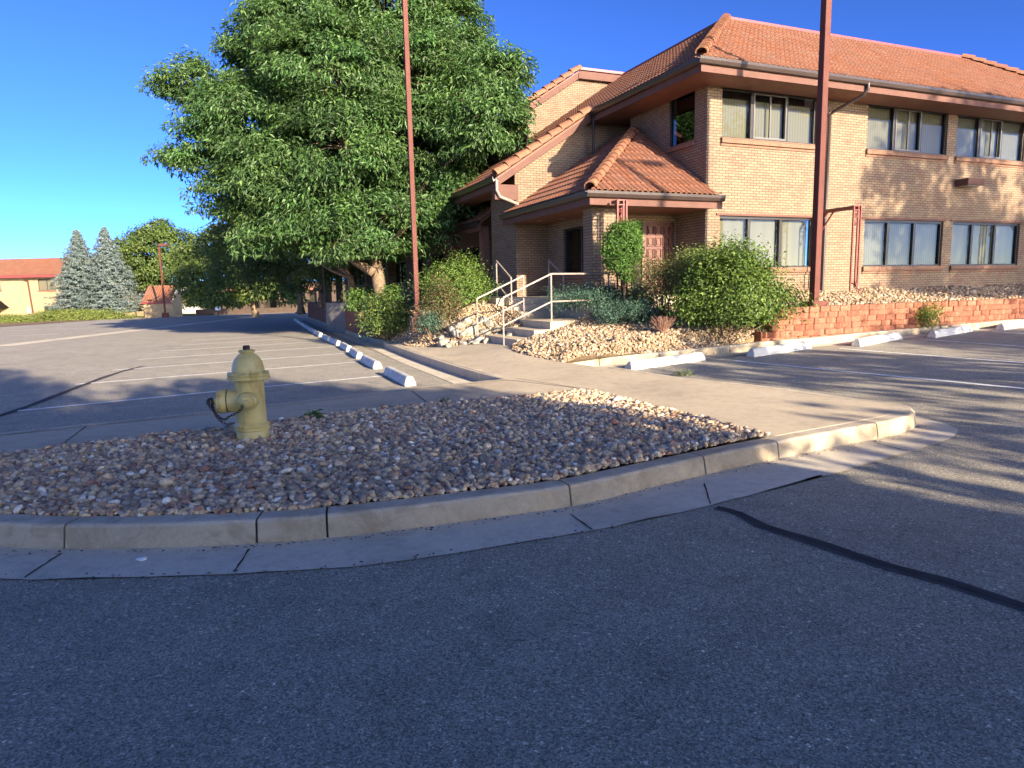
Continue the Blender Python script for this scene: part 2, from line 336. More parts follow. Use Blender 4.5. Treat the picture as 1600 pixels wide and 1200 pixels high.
M['chain'] = mat_plain('rusty_chain', (0.07, 0.045, 0.03), 0.7, 0.3, 0.4, 30, metal=0.5)
M['farroof'] = mat_plain('far_grey_roof', (0.20, 0.20, 0.20), 0.9, 0.1, 0.15, 3)
M['cream'] = mat_plain('cream_siding', (0.62, 0.56, 0.45), 0.8, 0.2, 0.08, 3)
M['lens'] = mat_plain('lamp_lens', (0.35, 0.34, 0.30), 0.4, 0.4, 0.1, 3)
def mat_hydrant():
    m, nt, bs, ns, lk = nodes('hydrant_paint'); v = coords(nt)
    a = noise(nt, v, 5, 6, 0.7); b = noise(nt, v, 26, 6, 0.75)
    c = ramp(nt, a, [(0.3, (0.50, 0.37, 0.11)), (0.5, (0.60, 0.46, 0.155)), (0.75, (0.68, 0.54, 0.22))])
    ms = ramp(nt, b, [(0.30, (0.22, 0.13, 0.06)), (0.37, (1, 1, 1))]); c = mixc(nt, 0.75, c, ms, 'MULTIPLY')
    vs = coords(nt, (5, 5, 1.1)); st = noise(nt, vs, 2.6, 6, 0.7); rs = ramp(nt, st, [(0.36, (0.62, 0.47, 0.30)), (0.48, (1, 1, 1))]); c = mixc(nt, 0.75, c, rs, 'MULTIPLY')
    lk.new(c, bs.inputs['Base Color']); bs.inputs['Roughness'].default_value = 0.42; bs.inputs['Specular IOR Level'].default_value = 0.45
    bump(nt, bs, b, 0.2, 0.004); return m
M['hydrant'] = mat_hydrant()
# ---------------------------------------------------------------- ground sheet
def smooth_path(pts, step=0.15):
    P = [np.array(p[:2], float) for p in pts]; out = []
    for i in range(len(P)-1):
        p0 = P[max(i-1, 0)]; p1 = P[i]; p2 = P[i+1]; p3 = P[min(i+2, len(P)-1)]
        n = max(2, int(np.linalg.norm(p2-p1)/step))
        for k in range(n):
            t = k/n
            out.append(0.5*((2*p1)+(-p0+p2)*t+(2*p0-5*p1+4*p2-p3)*t*t+(-p0+3*p1-3*p2+p3)*t**3))
    out.append(P[-1]); return np.array(out)
def axis_vals(a, b, fine, lo, hi):
    v = list(np.arange(a, b+1e-6, fine)); s = fine
    x = b
    while x < hi: s *= 1.35; x += s; v.append(x)
    s = fine; x = a
    while x > lo: s *= 1.35; x -= s; v.insert(0, x)
    return np.array(v)
xs = axis_vals(-20, 26, 0.5, -900, 900); ys = axis_vals(-6, 36, 0.5, -500, 1500)
X, Y = np.meshgrid(xs, ys); Z = zg(X, Y)
V = np.stack([X.ravel(), Y.ravel(), Z.ravel()], 1); nx, ny = len(xs), len(ys)
I = np.arange(nx*ny).reshape(ny, nx); F = np.stack([I[:-1, :-1].ravel(), I[:-1, 1:].ravel(), I[1:, 1:].ravel(), I[1:, :-1].ravel()], 1)
tag(npmesh('parking_lot', V, F, M['asphalt'], smooth=True), kind='structure')
def drape(name, poly, dz, mat, step=0.5, skirt=0.0, zf=None, kind='structure', parent=None):
    poly = [tuple(p[:2]) for p in poly]
    bm = bmesh.new(); vs = [bm.verts.new((p[0], p[1], 0)) for p in poly]; bm.faces.new(vs)
    bmesh.ops.triangulate(bm, faces=bm.faces[:], ngon_method='EAR_CLIP')
    P = np.array(poly); lo = P.min(0); hi = P.max(0)
    for ax in (0, 1):
        st = max(step, (hi[ax]-lo[ax])/60)
        for c in np.arange(math.ceil(lo[ax]/st)*st, hi[ax], st):
            co = [0, 0, 0]; no = [0, 0, 0]; co[ax] = c; no[ax] = 1
            bmesh.ops.bisect_plane(bm, geom=bm.verts[:]+bm.edges[:]+bm.faces[:], plane_co=co, plane_no=no, dist=1e-5)
    zf = zf or (lambda x, y: float(zg(x, y)))
    for v in bm.verts: v.co.z = zf(v.co.x, v.co.y)+dz
    for f in bm.faces:
        f.normal_update()
        if f.normal.z < 0: f.normal_flip()
    if skirt:
        be = [e for e in bm.edges if len(e.link_faces) == 1]
        r = bmesh.ops.extrude_edge_only(bm, edges=be)
        for v in [g for g in r['geom'] if isinstance(g, bmesh.types.BMVert)]: v.co.z -= skirt
    me = bpy.data.meshes.new(name); bm.to_mesh(me); bm.free(); me.materials.append(mat)
    o = bpy.data.objects.new(name, me); link(o, parent)
    if kind: tag(o, kind=kind)
    return o
def PX(pts, dz=0.0): return [at(x, y, dz)[:2] for x, y in pts]
def sweep(path, profile, name, mat, side=1, joints=(), gap=0.008, lift=0.0, parent=None, kind='structure', zf=None):
    """profile: (offset to the face side, height); one mesh, cut by narrow open joints"""
    P = np.array(path); T = np.gradient(P, axis=0); T /= np.linalg.norm(T, axis=1)[:, None]
    Nn = np.stack([T[:, 1], -T[:, 0]], 1)*side
    zf = zf or (lambda x, y: float(zg(x, y)))
    js = sorted(int(np.argmin(np.linalg.norm(P-np.array(j[:2]), axis=1))) for j in joints)
    cuts = [0]+[j for j in js if 1 < j < len(P)-2]+[len(P)-1]
    mb = MB()
    for a, b in zip(cuts[:-1], cuts[1:]):
        rows = []
        for i in range(a, b+1):
            p = P[i].copy()
            if i == a and a: p = p+T[i]*gap/2
            if i == b and b < len(P)-1: p = p-T[i]*gap/2
            z = zf(*P[i]); rows.append([(p[0]+Nn[i][0]*o, p[1]+Nn[i][1]*o, z+h+lift) for o, h in profile])
        k = len(profile); vs = [q for r in rows for q in r]; fs = []
        for i in range(len(rows)-1):
            for j in range(k-1): fs.append((i*k+j, i*k+j+1, (i+1)*k+j+1, (i+1)*k+j))
        fs.append(tuple(range(k))); fs.append(tuple((len(rows)-1)*k+j for j in range(k)))
        mb.add(vs, fs)
    o = mb.build(name, mat, parent)
    if kind: tag(o, kind=kind)
    return o
# ---- the kerbed island in front
K_OUT = smooth_path([at(*p, 0.15) for p in [(-900, 690), (-500, 765), (-200, 806), (0, 817), (100, 820), (250, 818), (400, 812), (510, 804), (640, 790), (760, 775), (890, 758), (1000, 735), (1100, 713), (1215, 690), (1300, 674), (1370, 661), (1412, 652), (1429, 644), (1425, 636), (1406, 629), (1380, 625), (1325, 620), (1200, 603), (1075, 590), (1012, 581), (962, 573)]], 0.12)
KPROF = [(-0.16, -0.3), (-0.16, 0.15), (-0.03, 0.15), (-0.012, 0.145), (0.0, 0.13), (0.02, 0.02), (0.022, -0.3)]
kj = [at(*p, 0.15) for p in [(100, 820), (392, 812), (512, 804), (890, 758), (1100, 713), (1215, 690), (1371, 661), (-260, 800)]]
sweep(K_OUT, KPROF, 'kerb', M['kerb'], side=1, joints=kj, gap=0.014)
sweep(K_OUT, [(-0.15, -0.3), (-0.15, 0.138), (-0.04, 0.138), (-0.028, 0.13), (-0.018, 0.115), (0.004, 0.0), (0.004, -0.3)], 'kerb_joint_fill', M['joint'], side=1)
def offset(P, d, side=1):
    T = np.gradient(P, axis=0); T /= np.linalg.norm(T, axis=1)[:, None]; return P+np.stack([T[:, 1], -T[:, 0]], 1)*side*d
pan_out = PX([(-900, 740), (-500, 832), (-200, 888), (0, 905), (90, 904), (180, 902), (275, 900), (370, 896), (500, 889), (600, 880), (680, 869), (760, 857), (845, 843), (930, 828), (1010, 812), (1110, 790), (1200, 766), (1270, 746), (1380, 717), (1440, 700), (1482, 686), (1495, 677), (1494, 670), (1476, 662), (1445, 654), (1428, 650)], 0.004)
kb = offset(K_OUT, 0.0, 1)
itip = int(np.argmin(np.linalg.norm(K_OUT-at(1429, 640, 0.15)[:2], axis=1)))
pan_s = smooth_path(pan_out, 0.12); rr = np.random.default_rng(3)
pan_s = pan_s+rr.normal(0, 0.006, pan_s.shape)
drape('gutter_pan', list(pan_s)+list(kb[:itip][::-4]), 0.006, M['pan'], 0.3)
for a, b in [((38, 905), (96, 867)), ((366, 896), (390, 860)), ((925, 829), (892, 806)), ((1418, 706), (1370, 694)), ((1110, 789), (1100, 757))]:
    A_, B_ = at(*a)[:2], at(*b)[:2]; d = (B_-A_)/np.linalg.norm(B_-A_); n = np.array([-d[1], d[0]])
    k = 7; L_ = [A_+(B_-A_)*i/k+n*(0.002+0.008*rr.random()) for i in range(k+1)]; R_ = [A_+(B_-A_)*i/k-n*(0.002+0.006*rr.random()) for i in range(k+1)]
    drape('pan_crack', L_+R_[::-1], 0.011, M['joint'], 0.3)
S_FAR = [at(*p, 0.15)[:2] for p in [(-900, 772), (-600, 741), (-300, 709), (0, 677.5), (340, 642), (415, 633), (525, 620.5), (612, 610), (700, 601), (785, 593)]]
S_NEAR = [at(*p, 0.15)[:2] for p in [(-900, 815), (-600, 787), (-300, 752), (0, 715), (115, 702), (220, 689), (370, 670), (422, 662), (525, 649), (650, 634), (800, 621), (870, 614), (922, 609)]]
kin = offset(K_OUT, -0.155, 1)
i12 = int(np.argmin(np.linalg.norm(K_OUT-at(1214, 690, 0.15)[:2], axis=1)))
BED_R = [at(*p, 0.15)[:2] for p in [(1000, 631), (1025, 637), (1120, 663), (1200, 685)]]
LK = smooth_path([at(*p, 0.16) for p in [(786, 593), (710, 569), (650, 550.5), (600, 532.5), (550, 518), (500, 501), (470, 490.5), (461, 487)]], 0.3)
_o = np.argsort(LK[:, 1]); _lx, _ly = LK[_o, 0], LK[_o, 1]
def zw(x, y):          # top of the front walk, which climbs towards the steps
    d = (x-np.interp(y, _ly, _lx))*.97
    return zg(x, y)+.15+.14*sst(.2, 1.7, d)*sst(11.8, 14.2, y)*(1-sst(2.5, 3.6, d))
def atw(px, py, dz=0.0):
    d = ray(px, py); z = .15
    for i in range(40): t = (z-CAMH)/d[2]; x, y = d[0]*t, d[1]*t; z = 0.6*z+0.4*(float(zw(x, y))+dz)
    return np.array([x, y, z])
WALK_L = [at(*p, 0.16)[:2] for p in [(745, 581), (700, 568), (650, 552), (600, 534.5)]]
WALK_G = [atw(*p)[:2] for p in [(640, 541), (700, 542), (747, 536), (765, 534), (796, 541), (800, 547), (812, 552), (850, 561), (880, 566)]]
walk = S_FAR+WALK_L+WALK_G+[at(930, 572, 0.16)[:2]]+[tuple(p) for p in kin[::-1][2:len(K_OUT)-i12]]+BED_R[::-1]+S_NEAR[::-1]
drape('sidewalk', walk, 0.002, M['walk'], 0.4, skirt=0.35, zf=lambda x, y: float(zw(x, y)))
def strip(name, a, b, w, dz, mat, zoff=0.0, wob=0.0, taper=None, k=1):
    A_, B_ = at(*a, zoff)[:2], at(*b, zoff)[:2]; d = (B_-A_)/np.linalg.norm(B_-A_); n = np.array([-d[1], d[0]])
    L_ = []; R_ = []
    for i in range(k+1):
        c = A_+(B_-A_)*i/k+n*rr.normal(0, wob); h = w/2*(1 if wob == 0 else (0.75+0.5*rr.random()))
        L_.append(c+n*h); R_.append(c-n*h)
    return drape(name, L_+R_[::-1], dz+zoff, mat, 0.5)
for a, b in [((75, 711), (137, 665)), ((643, 611), (672, 633)), ((785, 593), (922, 609)), ((-300, 752), (-240, 705)), ((262, 684), (308, 647)), ((1008, 580.5), (1200, 690))][:4]:
    strip('sidewalk_joint', a, b, 0.014, 0.005, M['joint'], 0.15)
strip('sidewalk_joint', (808, 592), (922, 609.5), 0.010, 0.006, M['joint'], 0.15)
# thin kerb edge along the far side of the sidewalk
ke = smooth_path(S_FAR, 0.3)
sweep(ke, [(0.14, 0.158), (0.0, 0.158), (-0.02, 0.14), (-0.02, -0.3)], 'sidewalk_edge', M['kerb'], side=1, joints=[at(*p, .15) for p in [(57, 671), (145, 662), (432, 631), (700, 601)]])
# ---- kerb of the left bed, with its gutter strip
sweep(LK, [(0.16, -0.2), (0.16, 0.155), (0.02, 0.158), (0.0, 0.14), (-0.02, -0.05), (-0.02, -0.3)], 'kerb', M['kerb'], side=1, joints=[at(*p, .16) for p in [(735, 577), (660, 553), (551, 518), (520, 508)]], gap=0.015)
lk_in = offset(LK, -0.025, 1); lk_o = offset(LK, -0.46, 1)
drape('gutter_strip', list(lk_in[2::3])+list(lk_o[2::3][::-1]), 0.006, M['pan'], 0.5)
# ---- kerb of the right lot
RK = smooth_path([at(*p, 0.15) for p in [(875, 564), (936, 559), (1030, 551), (1100, 544), (1175, 536.5), (1211, 533), (1305, 525), (1380, 517.5), (1475, 509.5), (1600, 498.5), (1750, 485), (1900, 473)]], 0.25)
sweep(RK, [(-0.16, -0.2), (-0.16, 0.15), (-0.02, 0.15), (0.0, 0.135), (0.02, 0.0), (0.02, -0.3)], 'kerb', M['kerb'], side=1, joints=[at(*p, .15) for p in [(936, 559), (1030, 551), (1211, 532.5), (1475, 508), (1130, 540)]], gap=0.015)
rk_in = offset(RK, 0.02, 1); rk_o = offset(RK, 0.36, 1)
drape('gutter_strip', list(rk_in[::3])+list(rk_o[::3][::-1]), 0.006, M['pan'], 0.5)
# ---- bay lines
LINES = [((27, 642.5), (609, 586.8)), ((117, 601), (563, 565.5)), ((176, 578.7), (545, 552)), ((215, 562), (520, 541.5)),
         ((250, 549), (505, 533.5)), ((285, 539.5), (490, 527)), ((300, 532), (480, 521.5)), ((330, 524), (470, 516.5)),
         ((1148, 564), (1680, 615.5)), ((1312, 545), (1700, 575)), ((1446, 531), (1720, 550)), ((1550, 518.5), (1760, 531))]
def bay_line(a, b, w=0.10):
    A_, B_ = at(*a)[:2], at(*b)[:2]; d = (B_-A_)/np.linalg.norm(B_-A_); n = np.array([-d[1], d[0]])*w/2
    return [A_+n, B_+n, B_-n, A_-n]
for a, b in LINES: drape('bay_line', bay_line(a, b), 0.006, M['line'], 0.6)
# far bays on the other side of the left lot and the long valley gutter
for a, b, w in [((0, 541), (420, 492.5), 0.9)]: drape('valley_gutter', bay_line(a, b, w), 0.006, M['pan'], 3)
for a, b in [((-40, 519), (150, 512)), ((-40, 513), (165, 507)), ((-30, 527), (90, 522)), ((356, 505), (394, 505))]: drape('bay_line', bay_line(a, b, 0.12), 0.006, M['line'], 2)
# tar seals
def ribbon(name, Lp, Rp, dz, mat):
    vs = []; fs = []
    for a, b in zip(Lp, Rp):
        for q in (a, b): vs.append((q[0], q[1], float(zg(q[0], q[1]))+dz))
    for i in range(len(Lp)-1): fs.append((2*i, 2*i+1, 2*i+3, 2*i+2))
    m_ = MB(); m_.add(vs, fs); o = m_.build(name, mat)
    bm = bmesh.new(); bm.from_mesh(o.data)
    for f in bm.faces:
        if f.normal.z < 0: f.normal_flip()
    bm.to_mesh(o.data); bm.free(); return tag(o, kind='structure')
def seal(pts, w, wide):
    P = smooth_path([at(*p) for p in pts], 0.10); n = len(P); wb = np.cumsum(rr.normal(0, 0.004, n)); wb -= np.linspace(wb[0], wb[-1], n)
    k_ = np.ones(5)/5; ns = np.convolve(rr.random(n+4), k_, 'valid'); ws = w*(0.35+0.55*ns)
    T = np.gradient(P, axis=0); T /= np.linalg.norm(T, axis=1)[:, None]; Nn = np.stack([T[:, 1], -T[:, 0]], 1)
    C_ = P+Nn*wb[:, None]; w2 = ws*wide*(0.8+0.5*np.convolve(rr.random(n+4), k_, 'valid'))
    ribbon('tar_seal_edge', C_+Nn*w2[:, None], C_-Nn*(w2*.8)[:, None], 0.005, M['tar2'])
    ribbon('tar_seal', C_+Nn*ws[:, None], C_-Nn*ws[:, None], 0.008, M['tar'])
seal([(1120, 794), (1155, 802), (1195, 823), (1260, 842), (1330, 866), (1400, 887), (1480, 908), (1560, 934), (1640, 960), (1900, 1050)], 0.046, 1.8)
seal([(-200, 716), (0, 650), (60, 630), (110, 610), (160, 591), (205, 577), (222, 573)], 0.062, 1.6)
# ---------------------------------------------------------------- planted beds (terrain between kerbs and building)
BO = np.array([4.9603, 17.5]); BA = np.array([math.sin(R(67.24)), math.cos(R(67.24))]); BB = np.array([-BA[1], BA[0]]); BROT = math.atan2(BA[1], BA[0])
def LW(u, v): return BO+BA*u+BB*v
def uv(p): d = np.array(p[:2])-BO; return float(d@BA), float(d@BB)
ctrl = []
for px, py, z in [(875, 562, .26), (930, 557, .3), (1030, 549, .33), (1100, 541, .36), (1175, 534, .42), (850, 556, .24), (812, 545, .24), (800, 541, .25),
                  (860, 530, .42), (900, 514, .60), (960, 503, .68), (1050, 505, .64), (1120, 512, .60), (845, 532, .40), (900, 535, .42), (960, 525, .5), (838, 524, .5), (815, 537, .36), (870, 512, .66),
                  (600, 530, .13)]:
    p = atz(px, py, z); ctrl.append((p[0], p[1], z))
def dbank(px, py):      # distance of the left bank's surface seen at a pixel
    d0 = np.interp(px, [600, 640, 700], [18.0, 16.1, 15.0]); q = py-(450+(800-px)*.0213); return d0+max(0, (1377-q*d0)/(q+424))
for px, py in [(720, 520), (690, 520), (655, 517), (755, 522), (700, 505), (740, 500), (770, 500), (760, 485), (730, 480), (700, 490), (670, 510), (640, 520), (780, 505), (750, 470), (690, 480), (780, 490)]: p = aty(px, py, dbank(px, py)); ctrl.append((p[0], p[1], p[2]-.02))
for u, v, z in [(-1.5, -3.3, .45), (0, -2.6, .85), (-1.5, -1.6, .95), (-3.0, -.6, .80), (-2.8, .1, 1.0), (1.2, -2.7, .98), (3, -2.7, .98), (6, -2.8, .97), (9, -3.0, .96), (12, -3.2, .96), (16, -3.4, .96),
                (0, 0, 1.24), (3, 0, 1.25), (6, 0, 1.25), (9, 0, 1.25), (12, 0, 1.25), (17, 0, 1.25), (3, -1.3, 1.10), (7, -1.4, 1.10), (11, -1.5, 1.10), (0, 3, 1.25), (-3.4, 4.3, 1.22), (-1.5, 1, 1.2), (-5, 3.4, 1.18),
                (-3.5, 7, 1.2), (-3.5, 10, 1.18), (-3.5, 15, 1.1), (-3.5, 22, 1.0), (-3.5, 35, .8), (0, 20, 1.1), (8, 8, 1.2)]:
    q = LW(u, v); ctrl.append((q[0], q[1], z))
for px, py, z in [(600, 483, .86), (560, 487, .84), (535, 487, .82), (575, 500, .72), (610, 515, .35), (500, 478, .65), (470, 474, .5)]:
    p = atz(px, py, z); ctrl.append((p[0], p[1], z))
p = aty(652, 508, 17.3); ctrl.append((p[0], p[1], p[2])); p = aty(650, 492, 18.4); ctrl.append((p[0], p[1], p[2]))
CT = np.array(ctrl)
EDGE = smooth_path([atw(*p) for p in [(597, 533), (640, 541), (700, 542), (747, 536), (765, 534), (796, 541)]], .12); EDGE2 = smooth_path([atw(*p) for p in [(800, 547), (812, 552), (850, 561), (880, 565), (936, 558), (1030, 550), (1100, 542), (1175, 535.5), (1190, 534)]], .12)
EDG = np.concatenate([EDGE, EDGE2])
def zbed_v(x, y):
    x = np.asarray(x, float); y = np.asarray(y, float); out = np.zeros(len(x))
    for i in range(0, len(x), 4000):
        a, b = x[i:i+4000, None], y[i:i+4000, None]
        d2 = (CT[None, :, 0]-a)**2+(CT[None, :, 1]-b)**2+.05; w = d2**-1.6; z = (w*CT[None, :, 2]).sum(1)/w.sum(1)
        de = np.sqrt(((EDG[None, :, 0]-a)**2+(EDG[None, :, 1]-b)**2).min(1)); cap = zw(a[:, 0], b[:, 0])-.002+.68*np.maximum(de-.15, 0)
        out[i:i+4000] = np.where(de < 2.2, np.minimum(z, cap), z)
    return out
def zbed(x, y): return float(zbed_v([x], [y])[0])
LWB = PX([(588, 526)], 0.16)+[atz(*p)[:2] for p in [(575, 494, .78), (520, 484, .78)]]+[LW(-6.8, 32), LW(-6.5, 60), LW(10, 60), LW(19, 20), LW(19, -3.3)]
RWB = [atz(*p)[:2] for p in [(1600, 462, .98), (1380, 473, .97), (1300, 477, .965), (1215, 479.5, .96)]]
kr_b = offset(RK, -0.15, 1); ik = int(np.argmin(np.linalg.norm(RK-at(1192, 534, 0.15)[:2], axis=1)))
wallR = [at(*p, 0.15)[:2] for p in [(1190, 533.3), (1237, 529.2), (1305, 523.2), (1380, 515.8), (1475, 507.9), (1600, 497), (1750, 483.5)]]
wr = smooth_path(wallR, 0.3); wr_back = offset(wr, -0.2, 1)
lk_b = offset(LK, 0.15, 1); i60 = int(np.argmin(np.linalg.norm(LK-at(590, 529, 0.16)[:2], axis=1)))
wallL = [atz(*p)[:2] for p in [(584, 521.5, .17), (555, 514, .13), (520, 503, .06)]]
ifar = int(np.argmin(np.abs(LK[:, 1]-54)))
wl = offset(LK, 0.22, 1)[i60:ifar]; wl_back = offset(wl, 0.16, 1)
WGb = [tuple(p) for p in WALK_G]
bed = [tuple(p) for p in kr_b[:ik:3]]+[tuple(p) for p in wr_back[::3]]+[tuple(LW(22, 0)), tuple(LW(22, 20)), tuple(LW(0, 40)), tuple(LW(-3, 40))]+[tuple(p) for p in wl_back[::6][::-1]]+[tuple(p) for p in lk_b[3:i60:3][::-1] if p[1] > at(600, 534, .16)[1]]+[tuple(p) for p in WALK_G]
# ---------------------------------------------------------------- the office building (local axes: x along the sunny front, y along the shaded side)
BLD = thing('office_building', 'two-storey buff brick office building with orange clay tile roofs and a hipped entry porch', 'building', (BO[0], BO[1], 0), BROT)
def wall(mb, axis, c, a0, a1, z0, z1, ops=(), depth=0.12, sgn=1):
    """a brick skin at x=c or y=c with openings; reveals go back by depth (sgn: into the building)"""
    pt = (lambda a, z, d=0: (a, c+d*sgn, z)) if axis == 'u' else (lambda a, z, d=0: (c+d*sgn, a, z))
    A_ = sorted({a0, a1, *[o[0] for o in ops], *[o[1] for o in ops]}); Z_ = sorted({z0, z1, *[o[2] for o in ops], *[o[3] for o in ops]})
    for i in range(len(A_)-1):
        for j in range(len(Z_)-1):
            ca, cz = (A_[i]+A_[i+1])/2, (Z_[j]+Z_[j+1])/2
            if any(o[0] < ca < o[1] and o[2] < cz < o[3] for o in ops): continue
            mb.quad(pt(A_[i], Z_[j]), pt(A_[i+1], Z_[j]), pt(A_[i+1], Z_[j+1]), pt(A_[i], Z_[j+1]))
    for o in ops:
        for (p, q) in (((o[0], o[2]), (o[1], o[2])), ((o[1], o[2]), (o[1], o[3])), ((o[1], o[3]), (o[0], o[3])), ((o[0], o[3]), (o[0], o[2]))):
            mb.quad(pt(*p), pt(*q), pt(*q, depth), pt(*p, depth))
SL = 0.65; EZ = 6.62; OV = 0.92      # roof slope, eave height, overhang
UP = [(0.46, 3.62, 5.13, 6.42), (5.50, 8.80, 5.13, 6.42), (9.20, 12.45, 5.13, 6.42), (13.2, 16.4, 5.13, 6.42)]
LO = [(0.46, 3.62, 1.90, 3.22), (5.58, 8.88, 1.90, 3.22), (9.30, 12.55, 1.90, 3.22), (13.2, 16.4, 1.90, 3.22)]
mb = MB(); wall(mb, 'u', 0.0, 0.0, 17.4, 0.9, 6.56, UP+LO)
wall(mb, 'v', 0.0, 0.0, 3.45, 0.9, 6.56, [(0.48, 1.58, 5.13, 6.45)])
wall(mb, 'v', 17.4, 0.0, 12, 0.9, 6.56, [])
mb.build('front_wall', M['brick'], BLD)
# upper recess, gable walls and lower side walls
mb = MB()
wall(mb, 'u', 3.45, 0.0, 0.9, 4.2, 6.56, []); wall(mb, 'v', 0.9, 3.45, 4.35, 4.2, 6.56, [(3.6, 4.2, 5.1, 6.4)], 0.08)
mb.build('recess_wall', M['brick'], BLD)
def gable(mb, v, pts): mb.add([(u, v, z) for u, z in pts], [tuple(range(len(pts)))])
rz1 = lambda u: EZ+SL*(u+OV)           # main side roof plane
rz2 = lambda u: EZ+1.29+SL*(u+OV)      # roof plane of the further wing
mb = MB(); gable(mb, 4.35, [(-3.33, 1.0), (1.0, 1.0), (1.0, rz1(1.0)-0.25), (-0.9, rz1(-0.9)-0.22), (-3.33, rz1(-3.33)-0.22)])
wall(mb, 'v', -3.33, 4.35, 6.3, 0.9, rz1(-3.33)-0.1, []); wall(mb, 'u', 6.3, -3.33, -2.2, 0.9, 5.0, [])
mb.build('gable_wall', M['brick'], BLD)
mb = MB(); gable(mb, 9.3, [(-2.2, 1.0), (3.2, 1.0), (3.2, 9.30), (1.45, 9.30), (-2.2, rz2(-2.2)-0.22)])
SW = [(9.9, 11.6, 1.9, 3.1), (12.2, 14.2, 1.9, 3.1), (15.0, 17.0, 1.9, 3.1), (18.5, 20.5, 1.3, 3.3), (22, 24.5, 1.9, 3.1), (27, 30, 1.9, 3.1), (33, 36, 1.9, 3.1),
      (12.2, 14.2, 5.0, 6.3), (18.5, 20.5, 5.0, 6.3), (27, 30, 5.0, 6.3)]
wall(mb, 'v', -2.2, 6.3, 42.0, 0.9, 6.5, SW+[(6.7, 7.9, 1.25, 3.3), (8.2, 9.4, 1.25, 3.3)])
mb.build('side_wing_wall', M['brick'], BLD)
mb = MB(); mb.box(-2.0, -1.95, 6.4, 41.8, 1.0, 6.4); mb.build('interior', M['interior'], BLD)
# sills of header brick
def sill(parent, axis, a0, a1, z, proud=0.07, c=0.0):
    m_ = MB()
    for (za, zb_, pr) in ((z-0.13, z, proud), (z-0.20, z-0.145, proud*0.45)):
        if axis == 'u': m_.box(a0-0.03, a1+0.03, c-pr, c+0.1, za, zb_)
        else: m_.box(c-pr, c+0.1, a0-0.03, a1+0.03, za, zb_)
    return m_.build('sill', M['sillbrick'], parent, bevel=0.008)
# ---- windows
def window_u(a0, a1, z0, z1, v, muls, slider=None, blindmat='blind', head=0.07, ajar=None):
    """a window in the sunny front: frame with mullions > glass, blind, sill"""
    f = MB(); y0, y1 = v+0.05, v+0.12; w = 0.045
    f.box(a0, a1, y0, y1, z0, z0+w); f.box(a0, a1, y0, y1, z1-head, z1); f.box(a0, a0+w, y0, y1, z0+w, z1-head); f.box(a1-w, a1, y0, y1, z0+w, z1-head)
    for m_ in muls: f.box(m_-0.045, m_+0.045, y0-0.004, y1, z0+w, z1-head)
    fo = f.build('window', M['frame'], BLD, bevel=0.004)
    if slider:
        s = MB(); s0, s1, mid = slider; t = 0.04; yy0, yy1 = v+0.035, v+0.075
        s.box(s0, s1, yy0, yy1, z0+w, z0+w+t+0.01); s.box(s0, s1, yy0, yy1, z1-head-0.03, z1-head-0.002)
        for a in (s0, mid-0.02, s1-t): s.box(a, a+t, yy0-0.002, yy1, z0+w+t+0.012, z1-head-0.032)
        s.build('sash', M['alu'], fo)
    g = MB(); g.quad((a0+w, v+0.095, z0+w), (a1-w, v+0.095, z0+w), (a1-w, v+0.095, z1-head), (a0+w, v+0.095, z1-head)); g.build('glass', M['glass'], fo)
    b = MB(); zz = z0+0.03; ed = sorted([a0, *muls, a1])
    for i in range(len(ed)-1):
        top = z1-head-(0.16 if head > 0.1 else 0.0)
        b.quad((ed[i]+0.05, v+0.19, zz), (ed[i+1]-0.03, v+0.19, zz), (ed[i+1]-0.03, v+0.19, top), (ed[i]+0.05, v+0.19, top))
    b.build('blind', M[blindmat], fo)
    bk = MB(); bk.box(a0-0.05, a1+0.05, v+0.5, v+0.52, z0-0.1, z1+0.1); bk.box(a0-.05, a1+.05, v+.13, v+.5, z0-.1, z0-.08); bk.box(a0-.05, a1+.05, v+.13, v+.5, z1+.08, z1+.1); bk.build('room_behind', M['interior'], fo)
    sill(fo, 'u', a0, a1, z0, c=v)
    return fo
window_u(*UP[0], 0, [1.46, 2.62], (1.50, 2.60, 2.05), 'blind', 0.13)
window_u(*UP[1], 0, [6.62, 7.72], (6.66, 7.70, 7.18), 'blind', 0.10)
window_u(*UP[2], 0, [10.3, 11.35], (10.34, 11.33, 10.85), 'blinddark', 0.10)
window_u(*UP[3], 0, [14.3, 15.3], (14.34, 15.28, 14.8), 'blinddark', 0.10)
window_u(*LO[0], 0, [1.46, 2.54], None, 'blind2')
window_u(*LO[1], 0, [6.60, 7.70], None, 'blinddark')
window_u(*LO[2], 0, [10.3, 11.4], None, 'blind2')
window_u(*LO[3], 0, [14.3, 15.3], None, 'blind2')
for o in LO:
    h_ = MB(); h_.box(o[0]-0.12, o[1]+0.06, -0.03, 0.04, o[3]+0.003, o[3]+0.06); h_.build('lintel', M['trim'], BLD)
